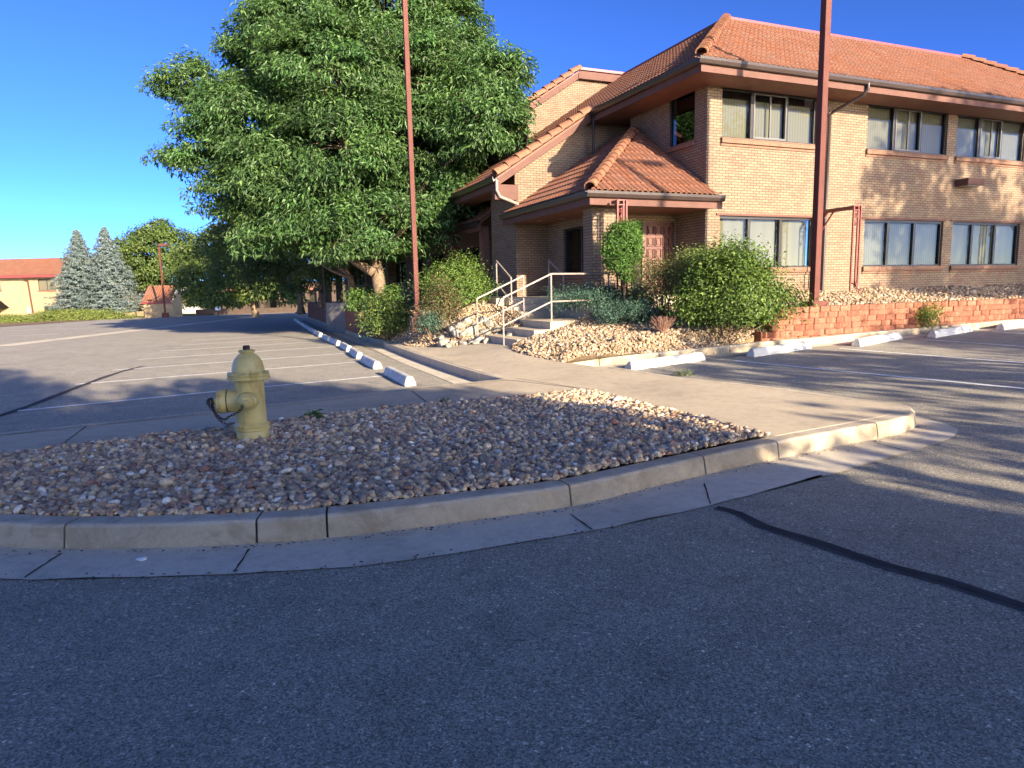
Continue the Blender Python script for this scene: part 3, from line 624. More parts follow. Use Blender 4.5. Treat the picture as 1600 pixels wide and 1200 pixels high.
def window_v(a0, a1, z0, z1, u, muls=(), gl='darkglass', so=True, back=0.4):
    f = MB(); x0, x1 = u+0.05, u+0.12; w = 0.05
    f.box(x0, x1, a0, a1, z0, z0+w); f.box(x0, x1, a0, a1, z1-w, z1); f.box(x0, x1, a0, a0+w, z0+w, z1-w); f.box(x0, x1, a1-w, a1, z0+w, z1-w)
    for m_ in muls: f.box(x0-0.004, x1, m_-0.035, m_+0.035, z0+w, z1-w)
    fo = f.build('window', M['frame'], BLD, bevel=0.004)
    g = MB(); g.quad((u+0.09, a0+w, z0+w), (u+0.09, a1-w, z0+w), (u+0.09, a1-w, z1-w), (u+0.09, a0+w, z1-w)); g.build('glass', M[gl], fo)
    bk = MB(); bk.box(u+back, u+back+0.02, a0-0.2, a1+0.2, z0-0.1, z1+0.1); bk.build('room_behind', M['interior'], fo)
    if so: sill(fo, 'v', a0, a1, z0, c=u)
    return fo
window_v(0.48, 1.58, 5.13, 6.45, 0.0); window_v(3.6, 4.2, 5.1, 6.4, 0.9)
for o in SW: window_v(*o, -2.2, [(o[0]+o[1])/2], back=0.18)
for o in [(6.7, 7.9, 1.25, 3.3), (8.2, 9.4, 1.25, 3.3)]: window_v(*o, -2.2, [(o[0]+o[1])/2], so=False, back=0.18)
# ---- roofs of clay tile
def tile_plane(name, org, ea, eb, poly, parent, pitch=0.155, course=0.40, amp=0.055, seed=1):
    """org: a corner on the eave; ea along the eave, eb up the slope (unit vectors); poly in those coordinates"""
    org, ea, eb = np.array(org, float), np.array(ea, float), np.array(eb, float); nn = np.cross(ea, eb); nn *= np.sign(nn[2])
    P = np.array(poly, float); lo = P.min(0); hi = P.max(0); na = int((hi[0]-lo[0])/pitch*6)+1; nc = int(math.ceil((hi[1]-lo[1])/course))
    a = lo[0]+np.arange(na+1)*pitch/6; prof = amp*np.abs(np.sin(math.pi*(a-lo[0])/pitch))**0.62
    r_ = np.random.default_rng(seed)
    rows = []; cols = []; brow = []
    for c in range(nc):
        for k, (t, lift) in enumerate(((0.0, 0.026), (1.0, 0.002))):
            b = lo[1]+(c+t)*course; rows.append((b, lift, c))
    Vs = []; Cs = []
    tint = r_.normal(0, 1, (nc, int((hi[0]-lo[0])/pitch)+3)); hue = r_.normal(0, 1, (nc, int((hi[0]-lo[0])/pitch/2)+3))
    ti = np.minimum(((a-lo[0])/pitch).astype(int), tint.shape[1]-1)
    base = np.array([0.215, 0.093, 0.053])
    for b, lift, c in rows:
        z = prof+lift; Vs.append(org+np.outer(a, ea)+b*eb+np.outer(z, nn))
        v = 1+0.06*tint[c][ti]; h = 0.06*hue[c][ti//2]; Cs.append(np.stack([base[0]*v, base[1]*v*(1+h), base[2]*v*(1+2*h)], 1))
    V = np.concatenate(Vs); C = np.clip(np.concatenate(Cs), 0.02, 0.9); w = na+1
    def inside(x, y):
        ins = False; j = len(P)-1
        for i in range(len(P)):
            if (P[i][1] > y) != (P[j][1] > y) and x < (P[j][0]-P[i][0])*(y-P[i][1])/(P[j][1]-P[i][1])+P[i][0]: ins = not ins
            j = i
        return ins
    F = []
    for r in range(len(rows)-1):
        step = rows[r][2] != rows[r+1][2]
        yb = rows[r][0]+(0 if step else course/2)-(course*0.02 if step else 0)
        for i in range(na):
            if inside((a[i]+a[i+1])/2, yb): F.append((r*w+i, r*w+i+1, (r+1)*w+i+1, (r+1)*w+i))
    i0 = [i for i in range(na) if inside((a[i]+a[i+1])/2, lo[1]+0.03)]
    b0 = len(V); low = Vs[0]-0.03*nn; V = np.concatenate([V, low]); C = np.concatenate([C, Cs[0]*0.9])
    for i in i0: F.append((b0+i, b0+i+1, i+1, i))
    o = npmesh(name, V, np.array(F), M['tile'], parent, col=C); return o
def deck(name, pts, parent, mat=None, th=0.05):       # the boarding under the tiles
    p = np.array(pts, float); n = np.cross(p[1]-p[0], p[2]-p[0]); n /= np.linalg.norm(n); n *= np.sign(n[2])
    m_ = MB(); k = len(p); top = p-n*0.01; bot = p-n*(0.01+th); m_.add(list(map(tuple, top))+list(map(tuple, bot)), [tuple(range(k)), tuple(range(2*k-1, k-1, -1))]+[(i, (i+1) % k, (i+1) % k+k, i+k) for i in range(k)])
    return m_.build(name, mat or M['soffit'], parent)
def caps(name, a, b, parent, r=0.13, L=0.36, seed=2, side=None):
    """overlapping half-round hip tiles from a (low) to b (high)"""
    a, b = Vector(a), Vector(b); d = b-a; n = max(1, int(d.length/L)); d = d.normalized(); sd = d.cross(Vector((0, 0, 1))).normalized(); up = sd.cross(d).normalized()
    m_ = MB(); rr_ = random.Random(seed); Lr = (b-a).length/n
    for i in range(n):
        p0 = a+d*(i*Lr-0.03); p1 = a+d*((i+1)*Lr+0.02); v = 1+rr_.uniform(-.13, .13); g = rr_.uniform(-.05, .05); col = (0.235*v, 0.105*v*(1+g), 0.057*v)
        vs = []
        for p, rad, lf in ((p0, r*1.12, 0.035), (p1, r*0.95, 0.0)):
            for k in range(9):
                t = math.pi*(k/8)*1.1-0.05*math.pi; vs.append(p+sd*math.cos(t)*rad+up*(math.sin(t)*rad*0.95+lf-0.02))
        for k in range(9):
            t = math.pi*(k/8)*1.1-0.05*math.pi; vs.append(p0+sd*math.cos(t)*r*0.9+up*(math.sin(t)*r*0.75+0.015))
        fs = [(k, k+1, 9+k+1, 9+k) for k in range(8)]+[(k, k+1, 18+k+1, 18+k) for k in range(8)]
        m_.add(vs, fs, col)
    return m_.build(name, M['tile'], parent, smooth=True, auto=40)
cs = 1/math.sqrt(1+SL*SL); sn = SL*cs
def up(v): return v/cs
T_ = 4.27; RZ = EZ+SL*T_             # top of the slope
U0, U1, V0 = -OV, 18.3, -OV
tile_plane('roof', (0, V0, EZ), (1, 0, 0), (0, cs, sn), [(U0, 0), (U1, 0), (U1-T_, up(T_)), (U0+T_, up(T_))], BLD, seed=11)
deck('roof_deck', [(U0, V0, EZ), (U1, V0, EZ), (U1-T_, V0+T_, RZ), (U0+T_, V0+T_, RZ)], BLD)
tile_plane('roof', (U0, 0, EZ), (0, 1, 0), (cs, 0, sn), [(V0, 0), (9.32, 0), (9.32, up(T_)), (V0+T_, up(T_))], BLD, seed=12)
deck('roof_deck', [(U0, V0, EZ), (U0, 9.3, EZ), (U0+T_, 9.3, RZ), (U0+T_, V0+T_, RZ)], BLD)
tile_plane('roof', (U1, 0, EZ), (0, 1, 0), (-cs, 0, sn), [(V0, 0), (12, 0), (12, up(T_)), (V0+T_, up(T_))], BLD, seed=13)
deck('flat_roof', [(U0+T_, V0+T_, RZ-.02), (U1-T_, V0+T_, RZ-.02), (U1-T_, 14, RZ-.02), (U0+T_, 14, RZ-.02)], BLD)
# lower run of the side roof, sweeping down past the gable
e = np.array([-cs, 0, -sn])
LU = -4.0; Lb = (U0-LU)/cs
tile_plane('roof', (LU, 0, EZ-SL*(U0-LU)), (0, 1, 0), (cs, 0, sn), [(4.05, 0), (9.32, 0), (9.32, Lb), (4.05, Lb)], BLD, seed=14)
deck('roof_deck', [(LU, 4.08, rz1(LU)), (LU, 9.3, rz1(LU)), (U0, 9.3, rz1(U0)), (U0, 4.08, rz1(U0))], BLD)
tile_plane('roof', (-3.2, 0, rz2(-3.2)), (0, 1, 0), (cs, 0, sn), [(9.1, 0), (42, 0), (42, (1.45+3.2)/cs), (9.1, (1.45+3.2)/cs)], BLD, seed=15, pitch=0.2)
deck('roof_deck', [(-3.2, 9.12, rz2(-3.2)), (-3.2, 42, rz2(-3.2)), (1.45, 42, rz2(1.45)), (1.45, 9.12, rz2(1.45))], BLD)
deck('flat_roof', [(1.45, 9.3, 9.44), (8, 9.3, 9.44), (8, 42, 9.44), (1.45, 42, 9.44)], BLD)
caps('hip_tiles', (U0+.02, V0+.02, EZ+.10), (U0+T_, V0+T_, RZ+.10), BLD)
caps('hip_tiles', (U1-.02, V0+.02, EZ+.10), (U1-T_, V0+T_, RZ+.10), BLD)
caps('rake_tiles', (LU, 4.10, rz1(LU)+.07), (U0+.0, 4.10, rz1(U0)+.07), BLD, r=0.15, L=0.40)
caps('rake_tiles', (-3.2, 9.14, rz2(-3.2)+.07), (1.45, 9.14, rz2(1.45)+.07), BLD, r=0.15, L=0.42)
m_ = MB(); m_.bar((LU, 4.19, rz1(LU)-.15), (U0, 4.19, rz1(U0)-.15), 0.16, 0.20); m_.build('barge_board', M['trim'], BLD); m_ = MB(); m_.bar((-3.2, 9.22, rz2(-3.2)-.15), (1.45, 9.22, rz2(1.45)-.15), 0.14, 0.22); m_.build('barge_board', M['trim'], BLD)
m_ = MB(); m_.box(-4.05, -3.33, 4.12, 4.34, rz1(LU)-.62, rz1(LU)-.2); m_.build('eave_box', M['trim'], BLD)
m_ = MB(); m_.box(1.40, 4.0, 9.12, 9.29, 9.15, 9.42); m_.build('fascia', M['trim'], BLD)
m_ = MB(); m_.box(U0+T_-.05, U1-T_, V0+T_-.06, V0+T_+.14, RZ+.03, RZ+.11); m_.box(U0+T_-.06, U0+T_+.14, V0+T_+.15, 9.3, RZ+.03, RZ+.11); m_.box(1.38, 8, 9.08, 9.22, 9.45, 9.54)
m_.build('ridge_flashing', M['flash'], BLD)
# gutters, fascias, soffits
def eave_set(x0, x1, y, z, axis='u', sgn=-1, ends=(0, 0), parent=BLD, soff=None):
    """gutter and fascia along an eave edge; sgn: which way is out"""
    prof = [(0.0, 0.0), (0.0, -0.11), (0.05, -0.135), (0.085, -0.12), (0.115, -0.05), (0.12, 0.01), (0.108, 0.01), (0.10, -0.04), (0.02, -0.06), (0.02, 0)]
    g = MB(); vs = []
    for x in (x0-ends[0], x1+ends[1]):
        for d, h in prof:
            vs.append((x, y+sgn*d, z+h-0.02) if axis == 'u' else (y+sgn*d, x, z+h-0.02))
    k = len(prof); g.add(vs, [(i, (i+1) % k, (i+1) % k+k, i+k) for i in range(k)]+[tuple(range(k)), tuple(range(2*k-1, k-1, -1))]); g.build('gutter', M['gutter'], parent)
    f = MB(); b = (y-sgn*0.04, y-sgn*0.002)
    if axis == 'u': f.box(x0, x1, min(b), max(b), z-0.31, z-0.03)
    else: f.box(min(b), max(b), x0, x1, z-0.31, z-0.03)
    f.build('fascia', M['trim'], parent)
eave_set(U0, U1, V0, EZ, 'u', -1, (0.12, 0.12)); eave_set(V0+.003, 4.05, U0, EZ, 'v', -1, (0.0, 0.0))
eave_set(9.1, 42, -3.2, rz2(-3.2), 'v', -1); eave_set(4.1, 9.3, LU, rz1(LU), 'v', -1)
m_ = MB(); m_.box(U0+.04, U1, V0+.04, 0.0, EZ-.29, EZ-.27); m_.box(U0+.04, 0.0, 0.0, 4.3, EZ-.291, EZ-.271); m_.box(0.0, 0.9, 3.4, 4.3, EZ-.292, EZ-.272); m_.box(-3.15, -2.2, 9.3, 42, EZ-.3, EZ-.28); m_.box(-3.95, -3.3, 4.36, 9.3, rz1(LU)-.33, rz1(LU)-.31)
m_.build('soffit', M['soffit'], BLD)
# downspouts
def spout(pts, mat='gutter', r=0.04):
    m_ = MB(); 
    for a, b in zip(pts[:-1], pts[1:]): m_.bar(a, b, 0.085, 0.06, up=(0, 1, 0.01))
    return m_.build('downspout', M[mat], BLD)
def spout2(pts, mat): m_ = MB(); m_.tube(pts, 0.045, 10); return m_.build('downspout', M[mat], BLD, smooth=True, auto=50)
spout2([(4.28, -0.99, 6.50), (4.28, -0.99, 6.36), (4.22, -0.90, 6.22), (4.02, -0.16, 5.98), (3.98, -0.09, 5.9), (3.98, -0.08, 3.5), (3.98, -0.08, 1.25)], 'gutter')
spout2([(-0.93, 4.0, 6.5), (-0.93, 4.0, 5.1)], 'darkiron')
spout2([(-4.02, 4.05, rz1(LU)-.1), (-4.02, 4.05, rz1(LU)-.38), (-3.92, 4.07, rz1(LU)-.55), (-3.35, 4.15, rz1(LU)-.72), (-3.22, 4.22, rz1(LU)-.85), (-3.20, 4.24, 3.9)], 'rail')
spout2([(-3.3, 9.2, 6.55), (-3.1, 9.2, 6.35), (-2.35, 9.2, 6.0), (-2.28, 9.2, 5.9), (-2.28, 9.2, 4.5)], 'rail')
# wall light
wl_ = MB(); wl_.add([(9.05, 0, 4.30), (10.25, 0, 4.30), (10.25, -0.38, 4.34), (9.05, -0.38, 4.34), (9.05, 0, 4.52), (10.25, 0, 4.52), (10.25, -0.38, 4.47), (9.05, -0.38, 4.47)][:8],
      [(0, 3, 2, 1), (4, 5, 6, 7), (0, 1, 5, 4), (1, 2, 6, 5), (2, 3, 7, 6), (3, 0, 4, 7)]); 
wl_ = MB(); wl_.box(9.25, 10.0, -0.42, -0.002, 4.26, 4.46); o = wl_.build('wall_light', M['trim'], BLD, bevel=0.02); l_ = MB(); l_.box(9.33, 9.92, -0.36, -0.06, 4.245, 4.262); l_.build('lens', M['lens'], o)
# ---- porch
PU, PV, PS = -3.57, -0.45, 0.64
PZ = 3.92+PS*PV+0.01; pk = (0.0-PU)          # rise run
pz = lambda d: PZ+PS*d
cp = 1/math.sqrt(1+PS*PS); sp_ = PS*cp
tile_plane('porch_roof', (0, PV, PZ), (1, 0, 0), (0, cp, sp_), [(PU, 0), (0.16, 0), (0.001, 0.2), (0.0, 3.57/cp)], BLD, seed=21)
tile_plane('porch_roof', (PU, 0, PZ), (0, 1, 0), (cp, 0, sp_), [(PV, 0), (4.75, 0), (4.35, 0.4), (4.34, 3.57/cp), (PV+3.57, 3.57/cp)], BLD, seed=22)
deck('porch_deck', [(PU, PV, PZ), (0.16, PV, PZ), (0.0, PV+0.1, pz(0.1)), (0.0, PV+3.57, pz(3.57))], BLD)
deck('porch_deck', [(PU, PV, PZ), (PU, 4.75, PZ), (PU+.5, 4.35, pz(.5)), (0, 4.34, pz(3.57)), (0.0, PV+3.57, pz(3.57))], BLD)
caps('hip_tiles', (PU+.03, PV+.03, PZ+.09), (-0.15, PV+3.45, pz(3.42)+.09), BLD, r=0.12, L=0.34)
eave_set(PU, 0.16, PV, PZ, 'u', -1, (0.12, 0.0)); eave_set(PV+.003, 4.75, PU, PZ, 'v', -1)
m_ = MB(); m_.box(PU+.04, 0, PV+.04, 4.34, PZ-.29, PZ-.27); m_.build('porch_soffit', M['soffit'], BLD)
cl = MB()
for (u_, v_) in ((-2.6, 0.5), (-1.6, 1.4), (-2.6, 2.8), (-3.0, 3.4)): cl.lathe([(0.001, PZ-.294), (0.09, PZ-.294), (0.11, PZ-.29)], 14, Matrix.Translation((u_, v_, 0)))
cl.build('ceiling_light', M['lens'], BLD)
m_ = MB(); wall(m_, 'u', 0.0, -3.25, -2.62, 1.0, PZ-.30); wall(m_, 'u', 0.45, -3.25, -2.62, 1.0, PZ-.30); wall(m_, 'v', -3.25, 0.0, .45, 1.0, PZ-.30); wall(m_, 'v', -2.62, 0.0, .45, 1.0, PZ-.30)
m_.build('porch_column', M['brick'], BLD)
m_ = MB(); wall(m_, 'v', -2.3, 1.2, 4.35, 0.95, PZ-.29, [(1.25, 3.35, 1.85, 3.12)]); wall(m_, 'u', 1.2, -2.3, -.001, .95, PZ-.29, [(-1.0, -.06, 1.24, 3.16), (-1.42, -1.06, 1.24, 3.16)], 0.06)
m_.build('entry_wall', M['brick'], BLD)
wv = window_v(1.25, 3.35, 1.85, 3.12, -2.3, [2.35], so=True)
m_ = MB(); m_.box(-2.335, -2.322, 1.72, 1.98, 1.87, 2.25); sg = m_.build('window_notice', M['sign'], BLD)
m_ = MB()
for k in range(5): m_.box(-2.339, -2.3362, 1.76+0.01*(k % 2), 1.94-0.02*(k % 3), 1.93+0.05*k, 1.95+0.05*k)
m_.build('print', M['print'], sg)
# door with raised panels
dr = MB(); dr.box(-1.0, -.06, 1.24, 1.28, 1.25, 3.16); do = dr.build('door', M['door'], BLD)
pn = MB()
for i in range(3):
    for j in range(6):
        a = -.90+i*0.25; z = 1.34+j*0.295
        for q in ((a, a+.014, z, z+.235), (a+.186, a+.2, z, z+.235), (a+.014, a+.186, z, z+.014), (a+.014, a+.186, z+.221, z+.235)): pn.box(q[0], q[1], 1.205, 1.24, q[2], q[3])
        pn.box(a+.045, a+.155, 1.212, 1.24, z+.045, z+.19)
pn.build('door_panels', M['door'], do)
m_ = MB(); m_.tube([(-.14, 1.24, 2.2), (-.14, 1.18, 2.2), (-.22, 1.18, 2.2)], 0.012, 8); m_.build('handle', M['chain'], do)
sd_ = MB(); sd_.quad((-1.42, 1.25, 1.24), (-1.06, 1.25, 1.24), (-1.06, 1.25, 3.16), (-1.42, 1.25, 3.16)); sd_.build('side_pane', M['interior'], BLD)
# porch floor and base
m_ = MB(); m_.box(-4.75, 1.5, 2.45, 6.3, 0.7, 1.24); m_.box(-3.3, 1.5, -0.05, 2.45, 0.7, 1.238); m_.build('porch_floor', M['walk'], BLD)
# storefront canopy on the shaded side
tile_plane('canopy_roof', (-3.6, 0, 3.65), (0, 1, 0), (cs, 0, sn), [(6.6, 0), (10.2, 0), (10.2, 1.6), (6.6, 1.6)], BLD, seed=31)
deck('canopy_deck', [(-3.6, 6.6, 3.65), (-3.6, 10.2, 3.65), (-2.2, 10.2, 3.65+.91), (-2.2, 6.6, 3.65+.91)], BLD); eave_set(6.6, 10.2, -3.6, 3.65, 'v', -1)
m_ = MB(); m_.box(-3.5, -3.25, 9.7, 9.95, 1.0, 3.5); m_.build('canopy_post', M['soffit'], BLD); m_ = MB(); m_.box(-3.5, -3.25, 6.75, 7.0, 1.0, 3.5); m_.build('canopy_post', M['soffit'], BLD)
tile_plane('canopy_roof', (-4.4, 0, 3.55), (0, 1, 0), (cs, 0, sn), [(16.5, 0), (40, 0), (40, 2.6), (16.5, 2.6)], BLD, seed=32, pitch=0.25)
deck('canopy_deck', [(-4.4, 16.5, 3.55), (-4.4, 40, 3.55), (-2.2, 40, 3.55+1.43), (-2.2, 16.5, 3.55+1.43)], BLD); eave_set(16.5, 40, -4.4, 3.55, 'v', -1)
for k in range(5): m_ = MB(); m_.box(-4.3, -3.9, 17+5.2*k, 17.4+5.2*k, .8, 3.4); m_.build('canopy_column', M['brick'], BLD)
# ---- iron trellis posts carrying arms off the wall
def trellis(u, vo, z0, z1, arm, mat='iron', mirror=1, name='trellis', short=False):
    g = 0.215; m_ = MB(); t = 0.035
    c = {'L': (u-g, vo), 'C': (u, vo), 'B': (u, vo+g)}
    m_.bar((u-g, vo, z0), (u-g, vo, z1), t); m_.bar((u, vo-.03, z0+(0 if short else .12)), (u, vo-.03, z1), t); m_.bar((u-.06, vo, z0+.1), (u-.06, vo, z1), t); m_.bar((u+.01, vo+.05, z0+.12), (u+.01, vo+.05, z1), t); m_.bar((u+.03, vo+g, z0+.2), (u+.03, vo+g, z1-.02), t)
    for z in (z1, z1-.10): m_.bar((u-g, vo, z), (u, vo, z), t*.8); m_.bar((u, vo, z), (u+.03, vo+g, z), t*.8)
    for z in (z0+.25,): m_.bar((u-.06, vo, z), (u, vo, z), t*.8); m_.bar((u, vo, z-.1), (u+.03, vo+g, z+.0), t*.8)
    m_.tube([(u-.07, vo-.02, z0+.28), (u-.03, vo-.05, z0+.10), (u+.05, vo-.07, z0+.03), (u+.10, vo-.05, z0+.09)], .022, 6)
    def scroll(ax, c0, flip):
        z = z1-.16; W = g*0.62; pts = []
        for i in range(46):
            t_ = i/45
            if t_ < .4: a = math.pi*2.4*(1-t_/.4); rad = .015+.045*(t_/.4); x = math.cos(a)*rad+.0; zz = z-.075+math.sin(a)*rad
            elif t_ < .6: s_ = (t_-.4)/.2; x = .06*(1-s_)-.05*s_; zz = z-.075-.02-s_*.17
            else: s_ = (t_-.6)/.4; a = math.pi+math.pi*2.4*s_; rad = .045-.03*s_; x = math.cos(a)*rad-.005; zz = z-.27+math.sin(a)*rad
            x *= flip
            pts.append((c0[0]+x, c0[1], zz) if ax == 0 else (c0[0]+x*.1, c0[1]+x, zz))
        m_.tube(pts, .010, 6)
    scroll(0, (u-g/2-.03, vo), 1); scroll(1, (u+.02, vo+g/2+.03), -1)
    if arm:
        m_.bar((u, 0, z1-.03), (u, vo, z1-.03), .045, .075); m_.bar((u-g+.02, 0, z1-.03), (u-g+.02, vo, z1-.03), .045, .075)
        m_.bar((u, -.02, z1-.55), (u, -.42, z1-.06), .035); m_.bar((u-g+.02, -.02, z1-.55), (u-g+.02, -.42, z1-.06), .035)
    m_.build(name, M[mat], BLD)
trellis(3.90, -1.25, 1.22, 3.40, True)
trellis(13.05, -1.25, 1.22, 3.40, True)
trellis(-2.86, -.82, .9, 3.40, False, short=True)
m_ = MB(); m_.bar((-2.86, -.82, 3.37), (-2.86, PV-.1, 3.37), .045, .075); m_.bar((-3.05, -.82, 3.37), (-3.05, PV-.1, 3.37), .045, .075); m_.build('trellis_arm', M['iron'], BLD)
# ---------------------------------------------------------------- entry steps and landing
def fz(x, y): return 0.0
dD = BB; dC = BA
TR = [LW(-5.63, -.92), LW(-5.12, -.70), LW(-4.69, -.64)]
LA_R = LW(-3.12, -.02)
st = thing('entry_steps', 'three concrete steps with shaded risers climbing from the walk between the front handrails', 'steps')
for k in range(3):
    m_ = MB(); u_, v_ = ((-5.63, -.92), (-5.12, -.70), (-4.69, -.64))[k]
    poly = [LW(u_, v_), LW(u_, 1.05), LW(-4.4, 1.05), LW(-4.4, v_+.1)] if k < 2 else [LW(-4.69, -.64), LW(-4.69, 1.05), LW(-4.5, 1.6), LW(-4.5, 2.6), LW(-2.2, 2.6), LW(-2.2, .3), LA_R]
    z = (.405, .57, .74)[k]; m_.prism([tuple(p) for p in poly], 0.0+0.001*k, z); m_.build('step' if k < 2 else 'landing', M['walk'], st, bevel=0.012)
st2 = thing('porch_steps', 'sunlit pale concrete steps from the landing up to the porch floor', 'steps')
for k in range(3):
    m_ = MB(); v = 1.62+0.30*k; z = .74+.1667*(k+1)
    m_.prism([tuple(LW(-4.48, v)), tuple(LW(-3.32, v)), tuple(LW(-3.32, 2.449)), tuple(LW(-4.48, 2.449))], .5+.001*k, z-(.002 if k == 2 else 0)); m_.build('step', M['walk'], st2, bevel=0.012)
# ---------------------------------------------------------------- handrails
def railing(label, posts, mids, extra=None, r=0.0165):
    """posts: list of (x, y, zbase, ztop)"""
    p0 = posts[0]; t = thing('handrail', label, 'handrail', (p0[0], p0[1], p0[2]), group='pipe handrails on the entry steps'); o = Vector((p0[0], p0[1], p0[2]))
    for p in posts:
        m_ = MB(); m_.bar(Vector((p[0], p[1], p[2]-.05))-o, Vector((p[0], p[1], p[3]))-o, r*2); m_.build('post', M['rail'], t, bevel=.004)
    m_ = MB()
    for a, b in zip(posts[:-1], posts[1:]): m_.bar(Vector((a[0], a[1], a[3]))-o, Vector((b[0], b[1], b[3]))-o, r*2.2)
    m_.build('top_rail', M['rail'], t, bevel=.004)
    m_ = MB()
    for (a, b), h in zip(zip(posts[:-1], posts[1:]), mids): m_.bar(Vector((a[0], a[1], a[3]-h))-o, Vector((b[0], b[1], b[3]-h))-o, r*2)
    m_.build('middle_rail', M['rail'], t, bevel=.004)
    return t
r2a = atz(787.5, 541, .25); r2b = atz(862, 503, .745); r2c = aty(951, 428, 16.0)
railing('nearest pipe handrail, level along the landing after rising beside the lower steps', [(r2a[0], r2a[1], .25, 1.30), (r2b[0], r2b[1]+.0, .74, 1.79), (r2c[0], r2c[1], .74, 1.79)], [.60, .60])
r1a = aty(747, 532, 16.4); r1b = aty(819, 500, 16.7)
railing('short sloping pipe handrail on the far side of the lower steps, above the pebble bank', [(r1a[0], r1a[1], .25, 1.27), (r1b[0], r1b[1], .70, 1.79)], [.60])
for (ua, la, lab) in (((777, 466, 18.6), (800, 498, 17.3), 'handrail on the left side of the porch steps, against the shaded brick wall'), ((858, 466, 18.2), (881, 494, 17.2), 'handrail on the right side of the porch steps, in front of the entry window')):
    q1, q0 = aty(*ua), aty(*la); railing(lab, [(q1[0], q1[1], q1[2], q1[2]+1.0), (q0[0], q0[1], q0[2], q0[2]+1.02)], [.60])
# ---------------------------------------------------------------- retaining walls of split-face block
def block_wall(name, label, path, zb, zt, step_left=False, bw=.29, bh=.122, dep=.22, seed=5):
    P = np.array(path); seg = np.linalg.norm(np.diff(P, axis=0), axis=1); S = np.concatenate([[0], np.cumsum(seg)]); L = S[-1]
    def pos(s): s = min(max(s, 0), L); i = min(int(np.searchsorted(S, s, 'right'))-1, len(seg)-1); t = (s-S[i])/seg[i]; return P[i]+(P[i+1]-P[i])*t
    rg = random.Random(seed); m_ = MB(); rows = int(round((max(zt(0), zt(L))-min(zb(0), zb(L)))/bh))+3; z0 = min(zb(0), zb(L))-.05
    for r in range(rows):
        s = -bw*(r % 2)*.5+ (step_left*(r*0.16) if step_left else 0); 
        while s < L:
            w = bw*rg.choice([.8, 1, 1, 1.15]); a, b = max(s, 0), min(s+w, L); s += w
            if b-a < .06: continue
            mid = pos((a+b)/2); zt_ = z0+bh*(r+1)
            if zt_ > zt((a+b)/2)+.03 or zt_ < zb((a+b)/2): continue
            pa, pb = pos(a+.004), pos(b-.004); t = (pb-pa); t /= np.linalg.norm(t); n = np.array([t[1], -t[0]])
            v = 1+rg.uniform(-.16, .16); g = rg.uniform(-.1, .1); col = (.27*v, .112*v*(1+g), .068*v*(1+g))
            za, zc = z0+bh*r+.003, z0+bh*(r+1)-.003
            o1 = rg.uniform(-.012, .03); o2 = rg.uniform(-.03, .01); o3 = rg.uniform(.0, .03)
            f1 = pa+n*o2+t*.02; f2 = pa+t*((b-a)*rg.uniform(.3, .7))+n*(o1+.03); f3 = pb+n*o3*.2-t*.02
            back = [pb-n*dep, pa-n*dep]
            m_.prism([tuple(pa-n*.03), tuple(f1), tuple(f2), tuple(f3), tuple(pb-n*.03), tuple(back[0]), tuple(back[1])], za, zc, col)
    c = P[0]; o = m_.build(name, M['block'], None); tag(o, label, 'wall'); return o
Lr = float(np.linalg.norm(np.diff(wr, axis=0), axis=1).sum())
block_wall('retaining_wall', 'low red split-block retaining wall holding pebbles in front of the sunny office front', wr, lambda s: .30+.02*s, lambda s: (.50 if s < .25 else .72 if s < .5 else .97), seed=5)
tag(scene.objects['retaining_wall'], group=None)
Ll = float(np.linalg.norm(np.diff(wl, axis=0), axis=1).sum())
block_wall('retaining_wall', 'shaded red block retaining wall along the left parking kerb, below the tree trunks', wl, lambda s: -.1-.012*s, lambda s: min(.30+.25*s, .80), seed=6)
# grey ramp wall with dark rails
g_ = [atz(*p)[:2] for p in [(556, 497, .85)]]
rw = thing('ramp_wall', 'grey concrete ramp wall with dark rail posts behind the red block wall', 'wall')
m_ = MB(); a = aty(508, 475, 29); b = aty(557, 474, 27.5); m_.prism([(a[0], a[1]), (b[0], b[1]), (b[0]+.1, b[1]+.2), (a[0]+.1, a[1]+.2)], -.3, 1.05); a2 = aty(508, 475, 29); a3 = aty(497, 490, 31.0)
m_.build('wall_face', M['grey_concrete'], rw); m_ = MB(); m_.bar(tuple(a[:2])+(.6,), tuple(a[:2])+(2.6,), .07); m_.bar((a[0]-.45, a[1]+.2, .4), (a[0]-.45, a[1]+.2, 1.7), .05); m_.bar((a[0]-.45, a[1]+.2, 1.7), (a[0], a[1], 1.35), .05); m_.build('rail', M['darkiron'], rw)
# ---------------------------------------------------------------- wheel stops
def wheel_stop_mesh():
    bm = bmesh.new(); L, W, H, T = 1.83, .20, .135, .11
    prof = [(-W/2, 0), (-W/2, .035), (-T/2, H-.015), (-T/2+.02, H), (T/2-.02, H), (T/2, H-.015), (W/2, .035), (W/2, 0)]
    xs_ = [(-L/2, .88), (-L/2+.05, 1), (L/2-.05, 1), (L/2, .88)]; rows = []
    for x, s in xs_: rows.append([bm.verts.new((x+(0.03 if z > .08 else 0)*(1 if x < -L/2+.01 else -1 if x > L/2-.01 else 0), y*s, z*(s if z > .05 else 1))) for y, z in prof])
    for a, b in zip(rows[:-1], rows[1:]):
        for i in range(len(prof)): bm.faces.new((a[i], a[(i+1) % 8], b[(i+1) % 8], b[i]))
    bm.faces.new(rows[0]); bm.faces.new(rows[-1][::-1]); bmesh.ops.recalc_face_normals(bm, faces=bm.faces)
    bmesh.ops.bevel(bm, geom=[e for e in bm.edges if e.calc_face_angle(0) > .3], offset=.008, segments=2, affect='EDGES')
    me = bpy.data.meshes.new('wheel_stop'); bm.to_mesh(me); bm.free(); me.materials.append(M['white']); return me
WS = wheel_stop_mesh()
